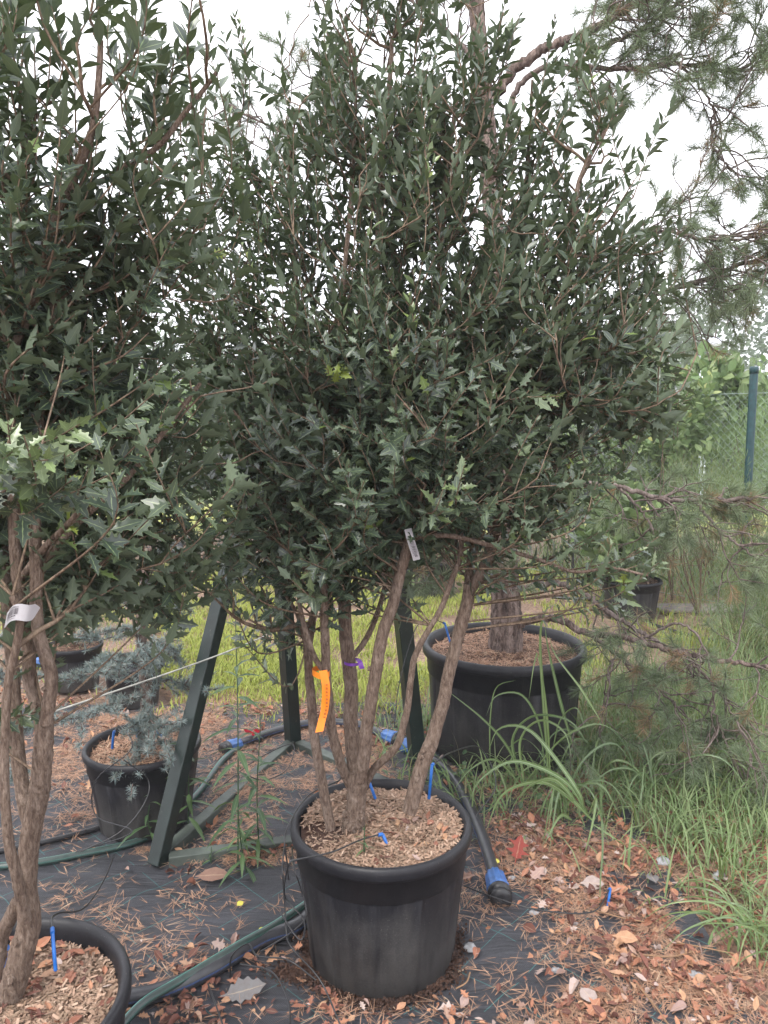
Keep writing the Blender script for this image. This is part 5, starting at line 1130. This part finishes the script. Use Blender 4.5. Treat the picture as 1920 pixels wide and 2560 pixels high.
broad_plant(G(1300, 1960), [
 (bl((1310, 1960, 2.6), (1270, 1870, 2.55), (1210, 1800, 2.5), (1110, 1720, 2.5)), .007), (bl((1310, 1960, 2.6), (1300, 1850, 2.6), (1350, 1800, 2.6), (1410, 1830, 2.55), (1430, 1900, 2.5)), .009),
 (bl((1305, 1960, 2.6), (1280, 1850, 2.58), (1330, 1790, 2.55), (1420, 1800, 2.5), (1470, 1860, 2.45)), .010), (bl((1300, 1960, 2.6), (1240, 1900, 2.5), (1180, 1920, 2.4), (1130, 1980, 2.35)), .007),
 (bl((1310, 1960, 2.6), (1400, 1850, 2.6), (1490, 1810, 2.6), (1560, 1840, 2.55)), .008), (bl((1225, 1900, 2.7), (1225, 1800, 2.7), (1240, 1720, 2.68), (1290, 1700, 2.65)), .005)], 'clump of curving grass blades against the dark side of the pine tub')
rb = []
for k in range(26):
    az = rng.uniform(2.0, 4.6); b_ = P(1860, 2330, 1.95) ; b_ = np.array([1.12 + rng.normal() * .05, 1.98 + rng.normal() * .06, 0.0]); L = rng.uniform(.16, .32)
    h_ = np.array([math.cos(az), math.sin(az) * .6, 0]); rb.append(([b_, b_ + h_ * L * .35 + [0, 0, L * .45], b_ + h_ * L * .8 + [0, 0, L * .45], b_ + h_ * L * 1.1 + [0, 0, L * .25]], .0045))
broad_plant(np.array([1.12, 1.98, 0]), rb, 'green grass tuft at the lower right edge on the fallen leaves')
broad_plant(P(1560, 1900, 3.0), [(bl((1585, 1950, 3.0), (1560, 1700, 3.0), (1545, 1500, 3.0), (1530, 1400, 3.0)), .003), (bl((1545, 1420, 3.0), (1500, 1360, 3.0), (1460, 1360, 3.0)), .006), (bl((1548, 1420, 3.0), (1540, 1340, 3.0), (1535, 1300, 3.0)), .005),
 (bl((1575, 1900, 3.0), (1600, 1700, 3.0), (1640, 1650, 2.95)), .006)], 'single tall thin grass stalk left of the right-hand pot')
for (gx, gy, k_, lb) in ((1255, 1900, 12, 'clump of arching blades touching the front of the pine tub'), (1500, 1930, 14, 'clump of broad blades right of the pine tub foot'), (1620, 2010, 13, 'clump of arching blades in the middle of the weedy grass'), (1760, 1980, 13, 'clump of long blades near the right edge of the weedy grass'), (1400, 2050, 11, 'short clump of blades at the edge of the fallen leaves')):
    b_ = G(gx, gy); b_[2] = 0; rb = []
    for k in range(k_):
        az = rng.random() * 6.283; L = rng.uniform(.18, .42); q = b_ + np.append(rng.normal(size=2) * .02, 0); h_ = np.array([math.cos(az), math.sin(az), 0]); dr_ = rng.uniform(.1, .6)
        rb.append(([q, q + h_ * L * .22 + [0, 0, L * .5], q + h_ * L * .6 + [0, 0, L * .62], q + h_ * L * .95 + [0, 0, L * max(.05, .62 - dr_)]], rng.uniform(.005, .009)))
    broad_plant(b_, rb, lb)
# willow-leaved weeds round the frame
def weed(base, H, n, L, label, lean=(0, 0)):
    t = thing('leafy_weed', base, label, 'weed'); top = base + np.array([lean[0], lean[1], H]); p = cr([base, base + (top - base) * .5 + rng.normal(size=3) * .01, top], 30)
    a = Acc(); tube(a, p, np.linspace(.003, .0012, 30), 6); a.build('stem', M['willow'], t)
    k = (np.linspace(.12, 1, n) * 29).astype(int); q = p[k]; an = np.arange(n) * 2.4 + rng.random(); up_ = np.linspace(-.2, .9, n)
    d = np.stack([np.cos(an), np.sin(an), up_], -1); ln = L * np.interp(np.linspace(0, 1, n), [0, .3, .7, 1], [1, 1.1, .7, .3]) * rng.uniform(.7, 1.1, n)
    a = Acc(); inst(a, *LONG, q, frames(d, np.tile([0, 0, 1.], (n, 1)) + rng.normal(size=(n, 3)) * .2), np.stack([ln, ln, ln * 1.6], -1), rng.random(n)); a.build('leaves', M['willow'], t)
weed(G(595, 2180), .98, 46, .13, 'tallest thin weed with drooping narrow leaves in front of the base rail', (-.06, .35))
weed(G(650, 2160), .50, 34, .11, 'narrow-leaved weed right of the tallest one', (.0, .08))
weed(G(620, 2195), .24, 22, .10, 'short bushy weed at the foot of the tall ones', (-.03, .0))
weed(G(470, 2090), .42, 22, .12, 'narrow-leaved weed behind the slanting left leg', (0, .0))
weed(G(385, 2110), .20, 14, .11, 'small weed sprouting left of the slanting leg foot', (0, .0))
weed(G(530, 2165), .07, 12, .035, 'tiny pale seedling on the front base rail')
weed(G(1060, 1850), .20, 20, .06, 'leafy weed right of the steel frame leg')
weed(np.array([-.05, 1.88, .36]), .10, 14, .035, 'little holly shoot at the left inside the front pot')
# hanging dead leaves caught in the holly
for (u, v, Y, lb) in ((408, 1310, 1.75, 'cluster of dry brown leaves hanging in the left holly'), (345, 715, 1.6, 'dry orange-brown leaf caught high in the left holly')):
    n = 7; c = P(u, v, Y); a = Acc(); inst(a, *SPINY2, c + rng.normal(size=(n, 3)) * .012, frames(rng.normal(size=(n, 3)) * .35 + [0, 0, -1], rng.normal(size=(n, 3))), np.full(n, .045), rng.uniform(.1, .5, n)); tag(a.build('dry_leaf_cluster', M['dead']), lb, 'dry leaves')
# bright young shoot
YS = Acc(); n = 9; c = P(838, 935, 1.86); inst(YS, *SPINY, np.array([c] * n) + rng.normal(size=(n, 3)) * .01 + np.linspace(-.02, .03, n)[:, None] * [0, 0, 1], frames(rng.normal(size=(n, 3)) * .7 + [0, 0, .8], rng.normal(size=(n, 3)) + [0, -1, .5]), np.full(n, .045), np.full(n, .99))
o = YS.build('young_leaves', M['holly'], MAIN)

# ---------------------------------------------------------------- damp air
hz = Acc(); box(hz, (0, 36, 4.9), (84, 60, 6.0), None, .01)
hm = bpy.data.materials.new('damp_air'); hm.use_nodes = True; ht = hm.node_tree; ht.nodes.remove(ht.nodes['Principled BSDF'])
pv = ht.nodes.new('ShaderNodeVolumePrincipled'); pv.inputs['Density'].default_value = .0038; pv.inputs['Color'].default_value = (.93, .94, 1, 1)
ht.links.new(pv.outputs[0], ht.nodes['Material Output'].inputs['Volume'])
tag(hz.build('haze', hm, smooth=False), None, None, kind='stuff')
for o in bpy.data.objects:
    if '_org' in o: del o['_org']
    if 'zs' in o: del o['zs']
